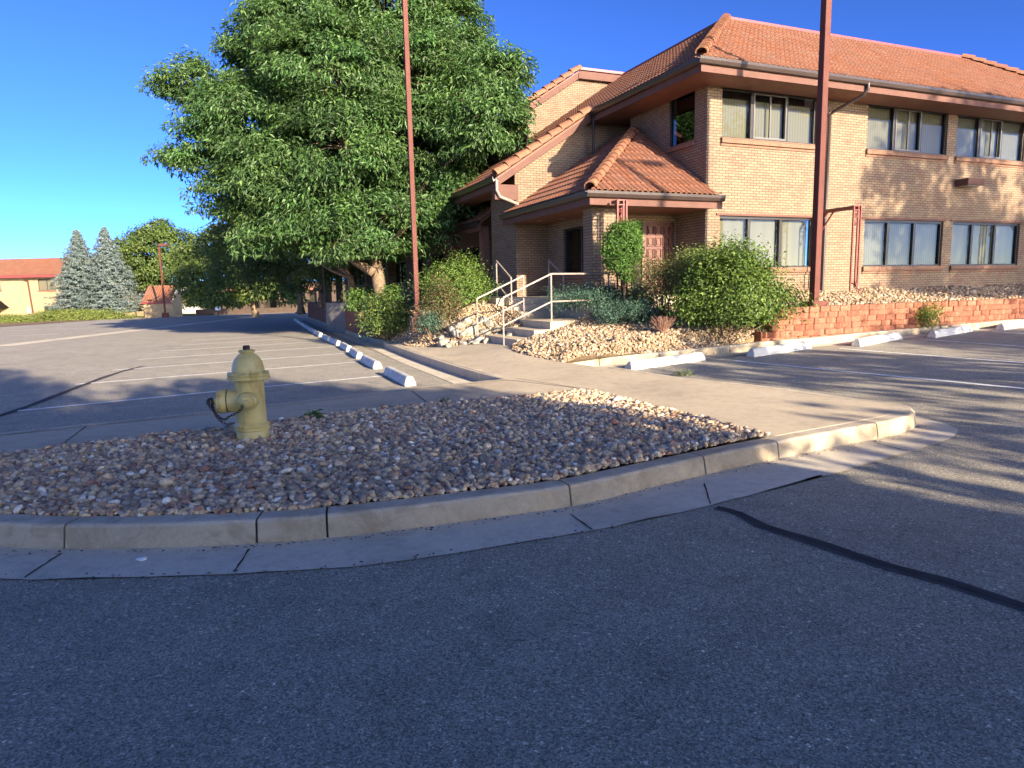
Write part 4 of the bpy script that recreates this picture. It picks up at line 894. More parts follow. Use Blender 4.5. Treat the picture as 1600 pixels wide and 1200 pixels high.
def stop(a, b, label, group, zoff=0.0):
    a, b = np.array(a[:2]), np.array(b[:2]); c = (a+b)/2; o = bpy.data.objects.new('wheel_stop', WS); link(o)
    o.location = (c[0], c[1], float(zg(c[0], c[1]))+.004); o.rotation_euler = (0, 0, math.atan2(b[1]-a[1], b[0]-a[0])); o.scale = (1, 1, 1.12)
    sl_ = (float(zg(*b))-float(zg(*a)))/np.linalg.norm(b-a); o.rotation_euler[1] = -math.atan(sl_)
    return tag(o, label, 'wheel stop', group)
rl = ['nearest white wheel stop of the right lot, at the end of the curved walk', 'white wheel stop below the big green bush and the left end of the red wall', 'dappled white wheel stop in front of the pole with the square base', 'white wheel stop below the little weed on the red wall', 'farthest white wheel stop of the right lot, cut by the picture edge']
rp = [((981, 579), (1110, 561)), ((1172, 558), (1281, 541.5)), ((1337, 541.5), (1418, 527)), ((1455, 528), (1530, 515)), ((1562, 516), (1640, 503))]
for (a, b), l in zip(rp, rl): 
    A_, B_ = at(*a)[:2], at(*b)[:2]; d = (B_-A_)/np.linalg.norm(B_-A_); stop(A_, A_+d*1.83, l, 'white wheel stops in the right lot')
l0 = np.array([-1.53, 10.34]); l1 = np.array([-2.44, 12.56]); l2 = np.array([-3.42, 15.34])
near = [(672, 606.5), (617, 582), (579, 562), (552, 549), (536, 539), (523, 531.5), (512, 524.5), (503, 519), (494.5, 513.5), (488, 508.5), (482, 504), (476.5, 500), (471.5, 496.5), (467.5, 493.5), (464, 491), (461, 489)]
ordn = ['nearest', 'second nearest', 'third nearest', 'fourth', 'fifth', 'sixth', 'seventh', 'eighth', 'ninth', 'tenth', 'eleventh', 'twelfth', 'thirteenth', 'fourteenth', 'fifteenth', 'farthest']
base = at(645, 607)[:2]; far = at(470, 494)[:2]
pos = base.copy(); pts = []
cl = offset(LK, -1.15, 1); seg = np.linalg.norm(np.diff(cl, axis=0), axis=1); CSm = np.concatenate([[0], np.cumsum(seg)])
s0 = CSm[int(np.argmin(np.linalg.norm(cl-np.array([-1.45, 10.45]), axis=1)))]
for k in range(16):
    s = s0+k*2.62; i = min(int(np.searchsorted(CSm, s)), len(cl)-2); i2 = min(int(np.searchsorted(CSm, s+1.83)), len(cl)-1)
    a, b = cl[i], cl[i2]; stop(a, a+(b-a)/np.linalg.norm(b-a)*1.83, f'white wheel stop beside the left kerb, {ordn[k]} in its row going away', 'white wheel stops along the left kerb')
# ---------------------------------------------------------------- light poles
def hexbox(m_, c, s, top): pass
pr = np.array(LW(1.02, -2.35)); zp = zbed(*pr)
p_ = thing('light_pole', 'tall square red-brown light pole with a flat base plate behind the red block wall', 'lamp post', (aty(1272, 471, 15.05)[0], 15.05, .97), BROT, 'square red-brown car park light poles')
m_ = MB(); m_.obox((0, 0, 5.2), (.155, .155, 10.4)); m_.build('pole', M['pole'], p_, bevel=.012)
m_ = MB(); m_.obox((0, 0, .05), (.42, .36, .10)); m_.build('base_plate', M['pole'], p_, bevel=.01)
m_ = MB(); m_.obox((.45, 0, 10.3), (.75, .06, .08)); m_.obox((1.05, 0, 10.3), (.62, .42, .17)); m_.build('lamp_head', M['gutter'], p_, bevel=.01)
q_ = LW(-1.58, -.66)+np.array([math.sin(R(SUN_YAW)), math.cos(R(SUN_YAW))])*20.0
copy_tree(p_, (q_[0], q_[1], float(zg(*q_))+.55), R(15), 'square red-brown light pole out of view at the right, its shadow crossing the porch roof')
pl = aty(652.5, 503, 17.5); p_ = thing('light_pole', 'tall square pinkish light pole on a red concrete pedestal beside the ash tree', 'lamp post', (pl[0], pl[1], .56), R(20), 'square red-brown car park light poles')
PH = 8.28
m_ = MB(); m_.add([(-.20, -.20, -.1), (.20, -.20, -.1), (.20, .20, -.1), (-.20, .20, -.1), (-.18, -.18, .26), (.18, -.18, .26), (.18, .18, .26), (-.18, .18, .26)], [(4, 5, 6, 7), (0, 1, 5, 4), (1, 2, 6, 5), (2, 3, 7, 6), (3, 0, 4, 7)])
m_.obox((0, 0, .305), (.25, .25, .085)); m_.build('pedestal', M['pole'], p_, bevel=.012)
m_ = MB(); m_.obox((0, 0, PH/2+.2), (.115, .115, PH-.3)); m_.build('pole', M['pole'], p_, bevel=.01)
m_ = MB(); m_.obox((-.28, 0, PH+.12), (.5, .05, .06)); m_.build('arm', M['pole'], p_); m_ = MB(); m_.obox((-.62, 0, PH+.02), (.5, .36, .14)); h_ = m_.build('lamp_head', M['gutter'], p_, bevel=.01); m_ = MB(); m_.obox((-.62, 0, PH-.055), (.42, .28, .02)); m_.build('lens', M['lens'], h_)
fp = aty(258, 488, 78); zf_ = float(zg(fp[0], fp[1]))
p_ = thing('light_pole', 'distant square light pole with a boxy head in front of the tiled bin enclosure', 'lamp post', (fp[0], fp[1], zf_), 0, 'square red-brown car park light poles')
m_ = MB(); m_.obox((0, 0, 4.2), (.15, .15, 8.1)); m_.build('pole', M['pole'], p_); m_ = MB(); m_.lathe([(.36, -.1), (.36, .55), (.001, .56)], 16); m_.build('base', M['pole'], p_)
m_ = MB(); m_.obox((.5, 0, 8.15), (.9, .5, .24)); m_.obox((.05, 0, 8.2), (.3, .1, .1)); m_.build('lamp_head', M['pole'], p_)
# ---------------------------------------------------------------- hydrant
hy = at(396, 688, .17); H_ = thing('fire_hydrant', 'pale yellow fire hydrant with a rusty chain standing in the shaded pebbles', 'fire hydrant', (hy[0], hy[1], .155), 0); H_.scale = (1.17, 1.17, 1.045)
hs = 0.80/0.78
def Lz(prof, name, mat='hydrant', par=H_, Mx=None, n=40):
    m_ = MB(); m_.lathe(prof, n, Mx); return m_.build(name, M[mat], par, smooth=True, auto=35)
hyd = Lz([(.001, -.1), (.123, -.1), (.123, .10), (.120, .112), (.131, .118), (.131, .126), (.124, .132), (.124, .142), (.133, .148), (.133, .158), (.121, .168), (.112, .18), (.109, .35), (.109, .52), (.112, .560), (.001, .561)], 'barrel')
Lz([(.10, .556), (.150, .556), (.158, .562), (.158, .578), (.150, .584), (.150, .590), (.154, .596), (.154, .606), (.146, .612), (.128, .618), (.119, .63), (.117, .665), (.108, .705), (.090, .74), (.066, .768), (.048, .783), (.046, .79)], 'bonnet')
Lz([(.045, .786), (.056, .788), (.060, .796), (.060, .803), (.052, .81), (.03, .812), (.001, .812)], 'cap_ring')
m_ = MB(); m_.lathe([(.027, .81), (.027, .84), (.023, .848), (.001, .849)], 5); m_.build('operating_nut', M['chain'], H_)
for k in range(8):
    a = 2*math.pi*(k+.3)/8; bolts = MB()
    bolts.lathe([(.013, .607), (.013, .624), (.001, .626)], 6, Matrix.Translation((.140*math.cos(a), .140*math.sin(a), 0))); bolts.build('flange_bolt', M['hydrant'], H_)
def axis_m(ang, z, tilt=0): return Matrix.Translation((0, 0, z)) @ Matrix.Rotation(ang, 4, 'Z') @ Matrix.Rotation(math.pi/2, 4, 'Y')
big = axis_m(R(193), .375)      # steamer outlet to the left of the view
Lz([(.101, .02), (.103, .06), (.100, .125), (.097, .150), (.097, .158)], 'outlet', Mx=big)
Lz([(.085, .157), (.085, .166)], 'outlet_gap', 'darkiron', Mx=big)
cp_ = Lz([(.099, .165), (.102, .17), (.102, .225), (.095, .238), (.06, .246), (.001, .247)], 'outlet_cap', Mx=big)
m_ = MB(); m_.lathe([(.026, .245), (.024, .285), (.001, .286)], 5, big); m_.build('cap_nut', M['hydrant'], cp_)
sm = axis_m(R(283), .385)       # hose outlet facing the camera
Lz([(.078, .085), (.080, .125), (.074, .135)], 'hose_outlet', Mx=sm)
c2 = Lz([(.072, .134), (.074, .14), (.070, .165), (.055, .176), (.05, .18), (.045, .19), (.001, .192)], 'hose_cap', Mx=sm)
m_ = MB(); m_.lathe([(.024, .19), (.022, .226), (.001, .227)], 5, sm); m_.build('cap_nut', M['hydrant'], c2)
# chain from the side cap sagging to the front cap and round the big cap
ch = MB()
def chain(pts, r=.0030, link_=.026):
    P = smooth_path3(pts, link_*.72)
    for i in range(len(P)-1):
        c = (P[i]+P[i+1])/2; d = Vector(P[i+1]-P[i]).normalized(); s_ = d.cross(Vector((0.3, 0.2, 1))).normalized(); u_ = s_.cross(d)
        if i % 2: s_, u_ = u_, s_
        loop = [Vector(c)+d*(math.cos(t)*link_*.62)+s_*(math.sin(t)*link_*.36) for t in [2*math.pi*k/10 for k in range(10)]]
        ch.tube(loop, r, 5, closed=True)
def smooth_path3(pts, step):
    P = [np.array(p, float) for p in pts]; out = []
    for i in range(len(P)-1):
        p0 = P[max(i-1, 0)]; p1 = P[i]; p2 = P[i+1]; p3 = P[min(i+2, len(P)-1)]; n = max(2, int(np.linalg.norm(p2-p1)/step))
        for k in range(n): t = k/n; out.append(0.5*((2*p1)+(-p0+p2)*t+(2*p0-5*p1+4*p2-p3)*t*t+(-p0+3*p1-3*p2+p3)*t**3))
    out.append(P[-1]); return out
def onb(r, ang, z): return (r*math.cos(ang), r*math.sin(ang), z)
sx = math.cos(R(283)); sy = math.sin(R(283)); bx = math.cos(R(193)); by = math.sin(R(193))
chain([(sx*.20-.03, sy*.20, .36), (sx*.17-.06, sy*.17, .31), (-.10, -.17, .265), (-.15, -.14, .235), (-.20, -.11, .245), (-.245, -.085, .29), (-.275, -.07, .35), (-.285, -.06, .395)])
chain([(-.285, -.06, .395), (-.265, -.075, .40), (-.25, -.10, .33), (-.22, -.12, .26), (-.17, -.15, .215), (-.12, -.155, .195), (-.09, -.13, .20)])
chain([(-.29, -.05, .40), (-.31, -.05, .38), (-.30, -.06, .35), (-.27, -.08, .31)])
ch.build('chain', M['chain'], H_, smooth=True)
# ---------------------------------------------------------------- pebbles
def ico(sub):
    bm = bmesh.new(); bmesh.ops.create_icosphere(bm, subdivisions=sub, radius=1); v = np.array([x.co[:] for x in bm.verts]); f = np.array([[x.index for x in q.verts] for q in bm.faces]); bm.free(); return v, f
def in_poly(P, x, y):
    P = np.array(P); ins = np.zeros(len(x), bool); j = len(P)-1
    for i in range(len(P)):
        c = ((P[i][1] > y) != (P[j][1] > y)) & (x < (P[j][0]-P[i][0])*(y-P[i][1])/(P[j][1]-P[i][1]+1e-12)+P[i][0]); ins ^= c; j = i
    return ins
def pebbles(name, poly, spacing, size, pal, zf, sub=1, extra=.4, seed=1, label=None, flat=(.5, .8), clip=None, jit=.5):
    r = np.random.default_rng(seed); P = np.array([p[:2] for p in poly]); lo = P.min(0); hi = P.max(0)
    if clip: lo = np.maximum(lo, clip[0]); hi = np.minimum(hi, clip[1])
    gx, gy = np.meshgrid(np.arange(lo[0], hi[0], spacing), np.arange(lo[1], hi[1], spacing*.87)); gx[1::2] += spacing/2
    x = gx.ravel(); y = gy.ravel(); x = x+r.uniform(-jit, jit, len(x))*spacing; y = y+r.uniform(-jit, jit, len(y))*spacing
    k = in_poly(P, x, y); x, y = x[k], y[k]; n = len(x); lay = np.zeros(n)
    m = int(n*extra); idx = r.integers(0, n, m); x = np.concatenate([x, x[idx]+r.normal(0, spacing*.5, m)]); y = np.concatenate([y, y[idx]+r.normal(0, spacing*.5, m)]); lay = np.concatenate([lay, np.ones(m)])
    k = in_poly(P, x, y); x, y, lay = x[k], y[k], lay[k]; n = len(x)
    s = size*np.exp(r.normal(0, .24, n)); sc = np.stack([s*r.uniform(.85, 1.35, n), s*r.uniform(.7, 1, n), s*r.uniform(flat[0], flat[1], n)], 1)
    bv, bf = ico(sub); nv = len(bv)
    z = zf(x, y)+sc[:, 2]*.35+lay*s*.7
    a = r.uniform(0, 2*np.pi, n); t = r.normal(0, .35, n); t2 = r.normal(0, .35, n)
    lump = 1+r.normal(0, .07, (n, nv, 1))
    v = bv[None]*lump*sc[:, None, :]
    cz, sz = np.cos(t)[:, None], np.sin(t)[:, None]; vy = v[..., 1]*cz-v[..., 2]*sz; vz = v[..., 1]*sz+v[..., 2]*cz; vx = v[..., 0]
    cz, sz = np.cos(t2)[:, None], np.sin(t2)[:, None]; vx, vz = vx*cz+vz*sz, -vx*sz+vz*cz
    ca, sa = np.cos(a)[:, None], np.sin(a)[:, None]; vx, vy = vx*ca-vy*sa, vx*sa+vy*ca
    V = np.stack([vx+x[:, None], vy+y[:, None], vz+z[:, None]], 2).reshape(-1, 3)
    F = (bf[None]+(np.arange(n)*nv)[:, None, None]).reshape(-1, 3)
    pal = np.array(pal); c = pal[r.choice(len(pal), n, p=pal_w if len(pal) == len(pal_w) else None)]*(1+r.normal(0, .13, (n, 1))); C = np.repeat(np.clip(c, .01, .9), nv, 0)
    o = npmesh(name, V, F, M['stone'], None, col=C, smooth=True); return tag(o, label, 'pebbles', kind='stuff')
pal_w = [.17, .15, .16, .15, .13, .10, .08, .06]
RIVER = [(.58, .42, .25), (.46, .33, .195), (.36, .28, .20), (.66, .50, .30), (.26, .20, .15), (.54, .33, .18), (.76, .67, .52), (.33, .17, .11)]
TAN = [(.36, .27, .165), (.33, .235, .135), (.41, .32, .21), (.28, .19, .105), (.34, .22, .13), (.45, .37, .27), (.22, .155, .10), (.31, .18, .11)]
gb = [tuple(p) for p in S_NEAR]+[tuple(p) for p in BED_R]+[tuple(p) for p in kin[:i12][::-1]]
def zisl(x, y): return zg(x, y)+.135+.045*np.clip(np.minimum((x+14)/2, 1), 0, 1)*np.clip(1-np.abs((y-6.0-0.0*x)/3.2), 0, 1)
drape('pebble_bed_base', gb, 0.10, M['gravelbase'], 0.5)
pebbles('river_pebbles', gb, .032, .0198, RIVER, zisl, 2, .55, 3, 'rounded mixed brown and grey river pebbles filling the shaded island round the hydrant', clip=((-10.5, 3.0), (5, 12)))
wg = [tuple(p) for p in WALK_G]
kr_p = offset(RK, -.13, 1)
bankR = [wg[5], wg[6], wg[7], wg[8]]+[tuple(p) for p in kr_p[2:ik:3]]+[tuple(wr_back[0]), tuple(wr_back[0]+np.array([.05, .7])), tuple(LW(.3, -.5)), tuple(LW(-2.3, -.3)), tuple(LW(-2.3, .2)), tuple(LW(-3.1, .1)), tuple(LW(-4.6, -.5)), tuple(LW(-5.0, -.6)), tuple(LW(-5.55, -.8)), tuple(LW(-5.63, -.8))]
BASES = [bankR]
drape('bank_soil', bankR, -0.004, M['soil_light'], .22, zf=zbed, skirt=.25)
pebbles('tan_pebbles', bankR, .042, .026, TAN, zbed_v, 1, .5, 4, 'sunlit tan pebbles on the bank right of the entry steps')
bankL = [tuple(p) for p in lk_b[8:i60+4:3][::-1] if p[1] > at(604, 535, .16)[1]]+wg[:4]+[tuple(TR[0]+dD*2.0), tuple(TR[2]+dD*2.36), tuple(LW(-5.5, .4)), tuple(LW(-4.9, 2.4)), tuple(LW(-5, 4)), tuple(LW(-6.0, 8)), tuple(wl_back[40])]
bankL = [tuple(at(596, 530, .16)[:2])]+wg[:4]+[tuple(LW(-5.6, .9)), tuple(LW(-4.6, .9)), tuple(LW(-4.4, 1.6)), tuple(LW(-4.4, 2.55)), tuple(LW(-4.7, 2.55)), tuple(LW(-4.7, 6.2)), tuple(atz(610, 482, .9)[:2]), tuple(atz(560, 488, .84)[:2]), tuple(wl_back[8])]
drape('bank_soil', bankL, -0.004, M['soil_light'], .22, zf=zbed, skirt=.25)
pebbles('tan_pebbles', bankL, .045, .027, TAN, zbed_v, 1, .45, 5, 'sunlit tan pebbles on the bank left of the entry steps, crossed by rail shadows')
far_b = [tuple(wl_back[14]), tuple(wl_back[30]), tuple(wl_back[len(wl_back)//2]), tuple(wl_back[-1]), tuple(LW(-2.3, 36)), tuple(LW(-2.3, 6.2)), tuple(LW(-4.85, 6.2)), tuple(atz(610, 482, .9)[:2])]
drape('bank_soil', far_b, -.006, M['soil_light'], .5, zf=zbed, skirt=.3)
strp = [tuple(wr_back[0]+np.array([.05, .7]))]+[tuple(p) for p in wr_back[0::4]]+[tuple(LW(17, -.05)), tuple(LW(.2, -.05))]
drape('bank_soil', strp, -0.004, M['soil_light'], .4, zf=zbed, skirt=.25)
pebbles('tan_pebbles', strp, .055, .030, TAN, zbed_v, 1, .3, 6, 'tan pebbles between the red block wall and the sunny brick front')
# ---------------------------------------------------------------- boulders
bouls = [(694, 503, .30), (712, 495, .27), (733, 489, .36), (757, 482, .25), (722, 507, .22), (748, 501, .34), (774, 489, .22), (783, 504, .27), (742, 511, .17), (762, 509, .22), (776, 513, .20), (795, 512, .19),
         (705, 484, .25), (728, 476, .23), (752, 472, .24), (700, 510, .16), (790, 495, .17), (770, 499, .19), (740, 479, .22), (718, 485, .22), (765, 474, .20), (776, 480, .18), (690, 492, .20), (733, 503, .18), (708, 503, .18), (757, 493, .20), (744, 490, .18), (722, 497, .20)]
bv, bf = ico(3)
for k, (px, py, s) in enumerate(bouls):
    d = dbank(px, py+3); c = aty(px, py, d); r = np.random.default_rng(50+k); v = bv.copy(); sc = np.array([1, .85, .7])*s*.72
    for q in range(11):
        n_ = r.normal(0, 1, 3); n_ /= np.linalg.norm(n_); dd = v@n_; lim = r.uniform(.55, .85); v = v-np.outer(np.maximum(dd-lim, 0), n_)*.92
    v = v*sc*(1+.05*np.sin(v[:, :1]*7+k)*np.sin(v[:, 1:2]*6+2*k)+.014*r.normal(0, 1, (len(v), 1)))
    o = npmesh('boulder', v, bf, M['boulder'], None, smooth=True); o.location = (c[0], c[1], zbed(c[0], c[1])+s*.10); o.rotation_euler = (r.normal(0, .3), r.normal(0, .3), r.uniform(0, 6))
    band = 0 if py < 488 else 1 if py < 503 else 2; row_ = sorted([q for q in bouls if (0 if q[1] < 488 else 1 if q[1] < 503 else 2) == band]); n_ = row_.index(bouls[k])
    lab = f"white boulder, {['leftmost', 'second from left', 'third from left', 'fourth from left', 'fifth from left', 'sixth from left', 'seventh from left', 'eighth from left', 'ninth from left', 'tenth from left', 'eleventh from left', 'twelfth from left'][n_]} in the {['top', 'middle', 'bottom'][band]} row of the pile by the steps"
    tag(o, lab, 'boulder', 'white boulders beside the entry steps')

# grit and litter washed against the kerb, a pale stone in the gutter
r = np.random.default_rng(77); bv0, bf0 = ico(1); Vs = []; Fs = []; Cs = []; off = 0
kk = offset(K_OUT, .045, 1)
for k in range(900):
    i = int(r.integers(10, itip)); p = kk[i]+np.array([r.normal(0, .05), -abs(r.normal(0, .03))]) if r.random() < .75 else pan_s[int(r.integers(10, len(pan_s)-40))]+r.normal(0, .03, 2)
    s_ = r.uniform(.002, .007); Vs.append(bv0*np.array([s_*r.uniform(.8, 2.2), s_, s_*.5])+np.array([p[0], p[1], float(zg(*p))+.010])); Fs.append(bf0+off); off += len(bv0); c = r.uniform(.04, .2); Cs.append(np.tile([c, c*.8, c*.6], (len(bv0), 1)))
tag(npmesh('gutter_grit', np.concatenate(Vs), np.concatenate(Fs), M['stone'], None, col=np.concatenate(Cs)), 'dark grit and small litter lying along the front kerb and gutter', 'grit', kind='stuff')
p = at(221, 873, .012); v = bv.copy(); v = v*np.array([.030, .022, .010]); o = npmesh('paper_scrap', v*(1+.12*np.sin(bv[:, :1]*4)), bf, M['sign'], None, smooth=True); o.location = tuple(p); tag(o, 'tiny white scrap lying in the front gutter below the kerb', 'litter')
# ---------------------------------------------------------------- foliage
def unit(a): return a/(np.linalg.norm(a, axis=-1, keepdims=True)+1e-9)
def leaf_mesh(name, pos, out, L, W, droop, pal, mat, parent, seed, upb=.55, rnd=.55, cl=None, curl=0.12):
    """pos, out: leaf places and the way out of the crown; rhombic leaves, slightly folded"""
    r = np.random.default_rng(seed); n = len(pos)
    nrm = unit(out*.7+np.array([0, 0, upb])+r.normal(0, rnd, (n, 3))); d = unit(out*.6+np.array([0, 0, -droop])+r.normal(0, .6, (n, 3))); d = unit(d-nrm*(d*nrm).sum(1, keepdims=True)); s = np.cross(nrm, d)
    l = L*r.uniform(.65, 1.25, (n, 1)); w = W*r.uniform(.7, 1.25, (n, 1))
    p0 = pos; p2 = pos+d*l-nrm*l*curl; m = pos+d*l*.45+nrm*l*.05
    V = np.stack([p0, m+s*w/2, p2, m-s*w/2], 1).reshape(-1, 3); F = np.arange(4*n).reshape(-1, 4)
    pal = np.array(pal); ci = r.integers(0, len(pal), n); c = pal[ci]
    if cl is not None: c = c*cl
    c = np.clip(c*(1+r.normal(0, .16, (n, 1))), .005, .9)
    return npmesh(name, V, F, mat, parent, col=np.repeat(c, 4, 0))
def crown_points(lobes, per_m2, leaves, cr, seed, shell=(.72, 1.03), low=-.75, flat=.55):
    r = np.random.default_rng(seed); P = []; O = []; CL = []; cen = np.array([l[0] for l in lobes]); rad = np.array([l[1] for l in lobes]); clumps = []
    if rad.ndim == 1: rad = np.repeat(rad[:, None], 3, 1)
    for c, q in zip(cen, rad):
        area = 4*np.pi*(np.mean(q)**2); n = max(3, int(area*per_m2)); u = unit(r.normal(0, 1, (n, 3))); u = u[u[:, 2] > low]; f = r.uniform(shell[0], shell[1], (len(u), 1)); p = c+u*q*f
        inner = np.zeros(len(p), bool)
        for c2, q2 in zip(cen, rad):
            if c2 is c: continue
            inner |= (((p-c2)/q2)**2).sum(1) < .45
        p, u = p[~inner], u[~inner]
        for a, b in zip(p, u): clumps.append((a, b))
    for a, b in clumps:
        k = int(leaves*r.uniform(.6, 1.3)); s = cr*r.uniform(.6, 1.3)
        g = r.normal(0, 1, (k, 3)); gl = np.linalg.norm(g, axis=1, keepdims=True); g = g/gl*np.minimum(gl, 1.7)*np.array([s, s, s*flat]); g[:, 2] -= .25*(g[:, 0]**2+g[:, 1]**2)/s
        P.append(a+g); O.append(unit(b*1.0+unit(g)*.5)); v = 1+r.normal(0, .13); CL.append(np.tile([v*(1+r.normal(0, .06)), v, v*(1+r.normal(0, .08))], (k, 1)))
    return np.concatenate(P), np.concatenate(O), np.concatenate(CL), clumps
def limb(m_, a, b, r0, r1, seed, wob=.08, n=7):
    rg = np.random.default_rng(seed); a, b = np.array(a, float), np.array(b, float); L = np.linalg.norm(b-a); pts = []
    off = np.zeros(3)
    for i in range(n+1):
        t = i/n; off = off+rg.normal(0, wob*L/n, 3)*(1 if 0 < i < n else 0); pts.append(a+(b-a)*t+off*math.sin(math.pi*min(t+.15, 1)))
    m_.tube(pts, [r0+(r1-r0)*i/n for i in range(n+1)], 8); return pts
def tree(name, label, cat, base, trunk_top, r0, lobes, pal, per_m2=5, leaves=90, cr=.45, L=.14, W=.05, droop=.5, seed=1, bark='bark', group=None, mat='leaf', twigs=True, flat=.55, shell=(.72, 1.03), low=-.75, upb=.55, extra=None, rnd=.55):
    base = np.array(base, float); t = thing(name, label, cat, tuple(base), 0, group); lobes = [(np.array(c, float)-base, q) for c, q in lobes]; tt = np.array(trunk_top, float)-base
    m_ = MB(); limb(m_, (0, 0, -.3), tt, r0, r0*.72, seed, .03, 6)
    m_.tube([(0, 0, -.3), (0, 0, .0), tuple(tt*.08), tuple(tt*.2)], [r0*1.5, r0*1.35, r0*1.12, r0*.97], 10)
    for i, (c, q) in enumerate(lobes):
        limb(m_, tt*(.82+.18*random.random()), c+np.array([0, 0, -.2*np.mean(q)]), r0*.42, r0*.10, seed+i, .10, 7)
    P, O, CL, cl = crown_points(lobes, per_m2, leaves, cr, seed, shell, low, flat)
    if twigs:
        rg = random.Random(seed)
        for a, b in cl[::3]:
            k = min(range(len(lobes)), key=lambda j: np.linalg.norm(lobes[j][0]-a)); c = lobes[k][0]; m_.tube([c+(a-c)*.15, c+(a-c)*.6+np.array([0, 0, .1]), a], [r0*.07, r0*.045, r0*.02], 4)
    if extra: extra(m_, base)
    m_.build('trunk', M[bark], t, smooth=True)
    leaf_mesh('crown', P, O, L, W, droop, pal, M[mat], t, seed, upb=upb, cl=CL, rnd=rnd); return t
ASH = [(.055, .112, .026), (.045, .095, .022), (.072, .135, .032), (.036, .078, .020), (.12, .20, .065)]
DARK = [(.05, .085, .025), (.04, .07, .022), (.065, .10, .028), (.085, .12, .03)]
LOCUST = [(.095, .135, .028), (.075, .115, .025), (.12, .16, .035), (.055, .09, .022)]
def lb(lst, sy=1.0): return [(aty(x, y, d), (r_*d/FPX, r_*d/FPX*sy, r_*d/FPX*.92)) for x, y, r_, d in lst]
tb = aty(600, 486, 24.3); tb[2] = zbed(tb[0], tb[1])
ash_l = lb([(x, y, r_, d+(3.7 if 555 < x < 725 else 2.2 if x < 725 else .5)) for x, y, r_, d in [(292, 122, 40, 24), (330, 160, 42, 24.5), (322, 235, 52, 23.5), (365, 300, 50, 23), (415, 95, 66, 25), (400, 190, 80, 23.5), (440, 275, 80, 22.5), (440, 345, 62, 22.5), (480, 45, 80, 24), (520, 130, 105, 22.5), (540, 230, 95, 21.8), (510, 320, 75, 22), (425, 5, 38, 24),
             (600, 50, 95, 23.5), (640, 140, 105, 22), (650, 225, 90, 21.5), (590, 310, 75, 21.2), (705, 35, 42, 24), (715, 110, 66, 23), (765, 125, 52, 23.5), (755, 190, 62, 22.5), (700, 280, 62, 21.5), (655, 330, 55, 21.2), (570, 370, 42, 22), (480, -50, 70, 25), (600, -70, 100, 25), (690, -30, 48, 25.5),
             (500, 120, 110, 27.5), (620, 130, 110, 27.5), (480, 260, 90, 27), (620, 260, 90, 26.5), (795, 110, 26, 23.5), (275, 235, 18, 23.5), (600, 350, 50, 19.5), (650, 352, 38, 19.5), (545, 362, 46, 20.5), (480, 352, 46, 21.5), (700, 300, 45, 20.5), (560, 385, 26, 22.6), (620, 385, 24, 19.6)]])
def fork(m_, b):
    a = aty(585, 440, 24.0)-b
    for q, w_ in (((540, 400), .13), ((500, 370), .10)): limb(m_, a+np.array([0, 0, .3]), aty(*q, 24.3)-b, .17, w_*.6, 3, .05)
    limb(m_, aty(590, 400, 24)-b, aty(655, 330, 22.5)-b, .13, .05, 4, .06)
tree('ash_tree', 'large full ash tree in the left centre, its trunk beside the square light pole', 'tree', tb, aty(584, 385, 24.3), .265, ash_l, ASH, 2.0, 215, .42, .20, .064, .6, 11, extra=fork, flat=.42, shell=(.72, 1.0))
# the row of trees behind it, along the left kerb
rowt = [(553, 488, 28, 'tree with a forked trunk right behind the big ash, leaning left', [(470, 330, 55, 29), (430, 350, 52, 30), (510, 350, 50, 29), (400, 305, 45, 31), (520, 300, 60, 30), (508, 400, 44, 30.5), (545, 392, 34, 30), (530, 430, 24, 31)], .19, (548, 430)),
        (503, 482, 36, 'slim dark-trunked tree third in the row behind the big ash', [(440, 380, 48, 37), (400, 360, 50, 38), (375, 400, 42, 38), (480, 390, 40, 37), (455, 330, 50, 38), (470, 425, 34, 38), (430, 425, 38, 37), (515, 420, 26, 38)], .17, (500, 430)),
        (470, 480, 48, 'dark leafy tree at the far end of the left kerb, branches low over the stops', [(400, 400, 45, 50), (440, 415, 38, 50), (360, 420, 38, 50), (470, 400, 34, 50), (345, 385, 36, 52)], .2, (468, 440))]
for k, (px, py, d, lab, lo_, r0, tp) in enumerate(rowt):
    b = aty(px, py, d); b[2] = zbed(b[0], b[1]) if k < 2 else .3; tree('shade_tree', lab, 'tree', b, aty(*tp, d), r0, lb(lo_), DARK, 2.0 if k < 2 else 1.5, 75, .45, .19, .075, .7, 31+k, group='row of shade trees along the left kerb')
far = [(400, 484, 66, 'wide shady tree over the far end of the left car park', [(330, 400, 42, 68), (365, 380, 40, 68), (322, 428, 36, 66), (345, 440, 48, 66), (400, 420, 50, 68), (390, 375, 36, 70), (430, 440, 34, 66)], .3, (385, 445), LOCUST),
       (232, 480, 96, 'broad airy tree behind the tiled bin enclosure and the far light pole', [(215, 385, 30, 97), (250, 372, 30, 97), (280, 390, 32, 97), (200, 400, 22, 97), (240, 405, 38, 96), (290, 410, 26, 97), (265, 420, 30, 96), (225, 430, 28, 97)], .35, (235, 440), LOCUST)]
for k, (px, py, d, lab, lo_, r0, tp, pal) in enumerate(far):
    b = aty(px, py, d); b[2] = float(zg(b[0], b[1])); tree('broad_tree', lab, 'tree', b, aty(*tp, d), r0, lb(lo_), pal, .62, 95, .85, .42, .22, .4, 51+k, twigs=False, flat=.35, group='broad trees at the far side of the left car park')
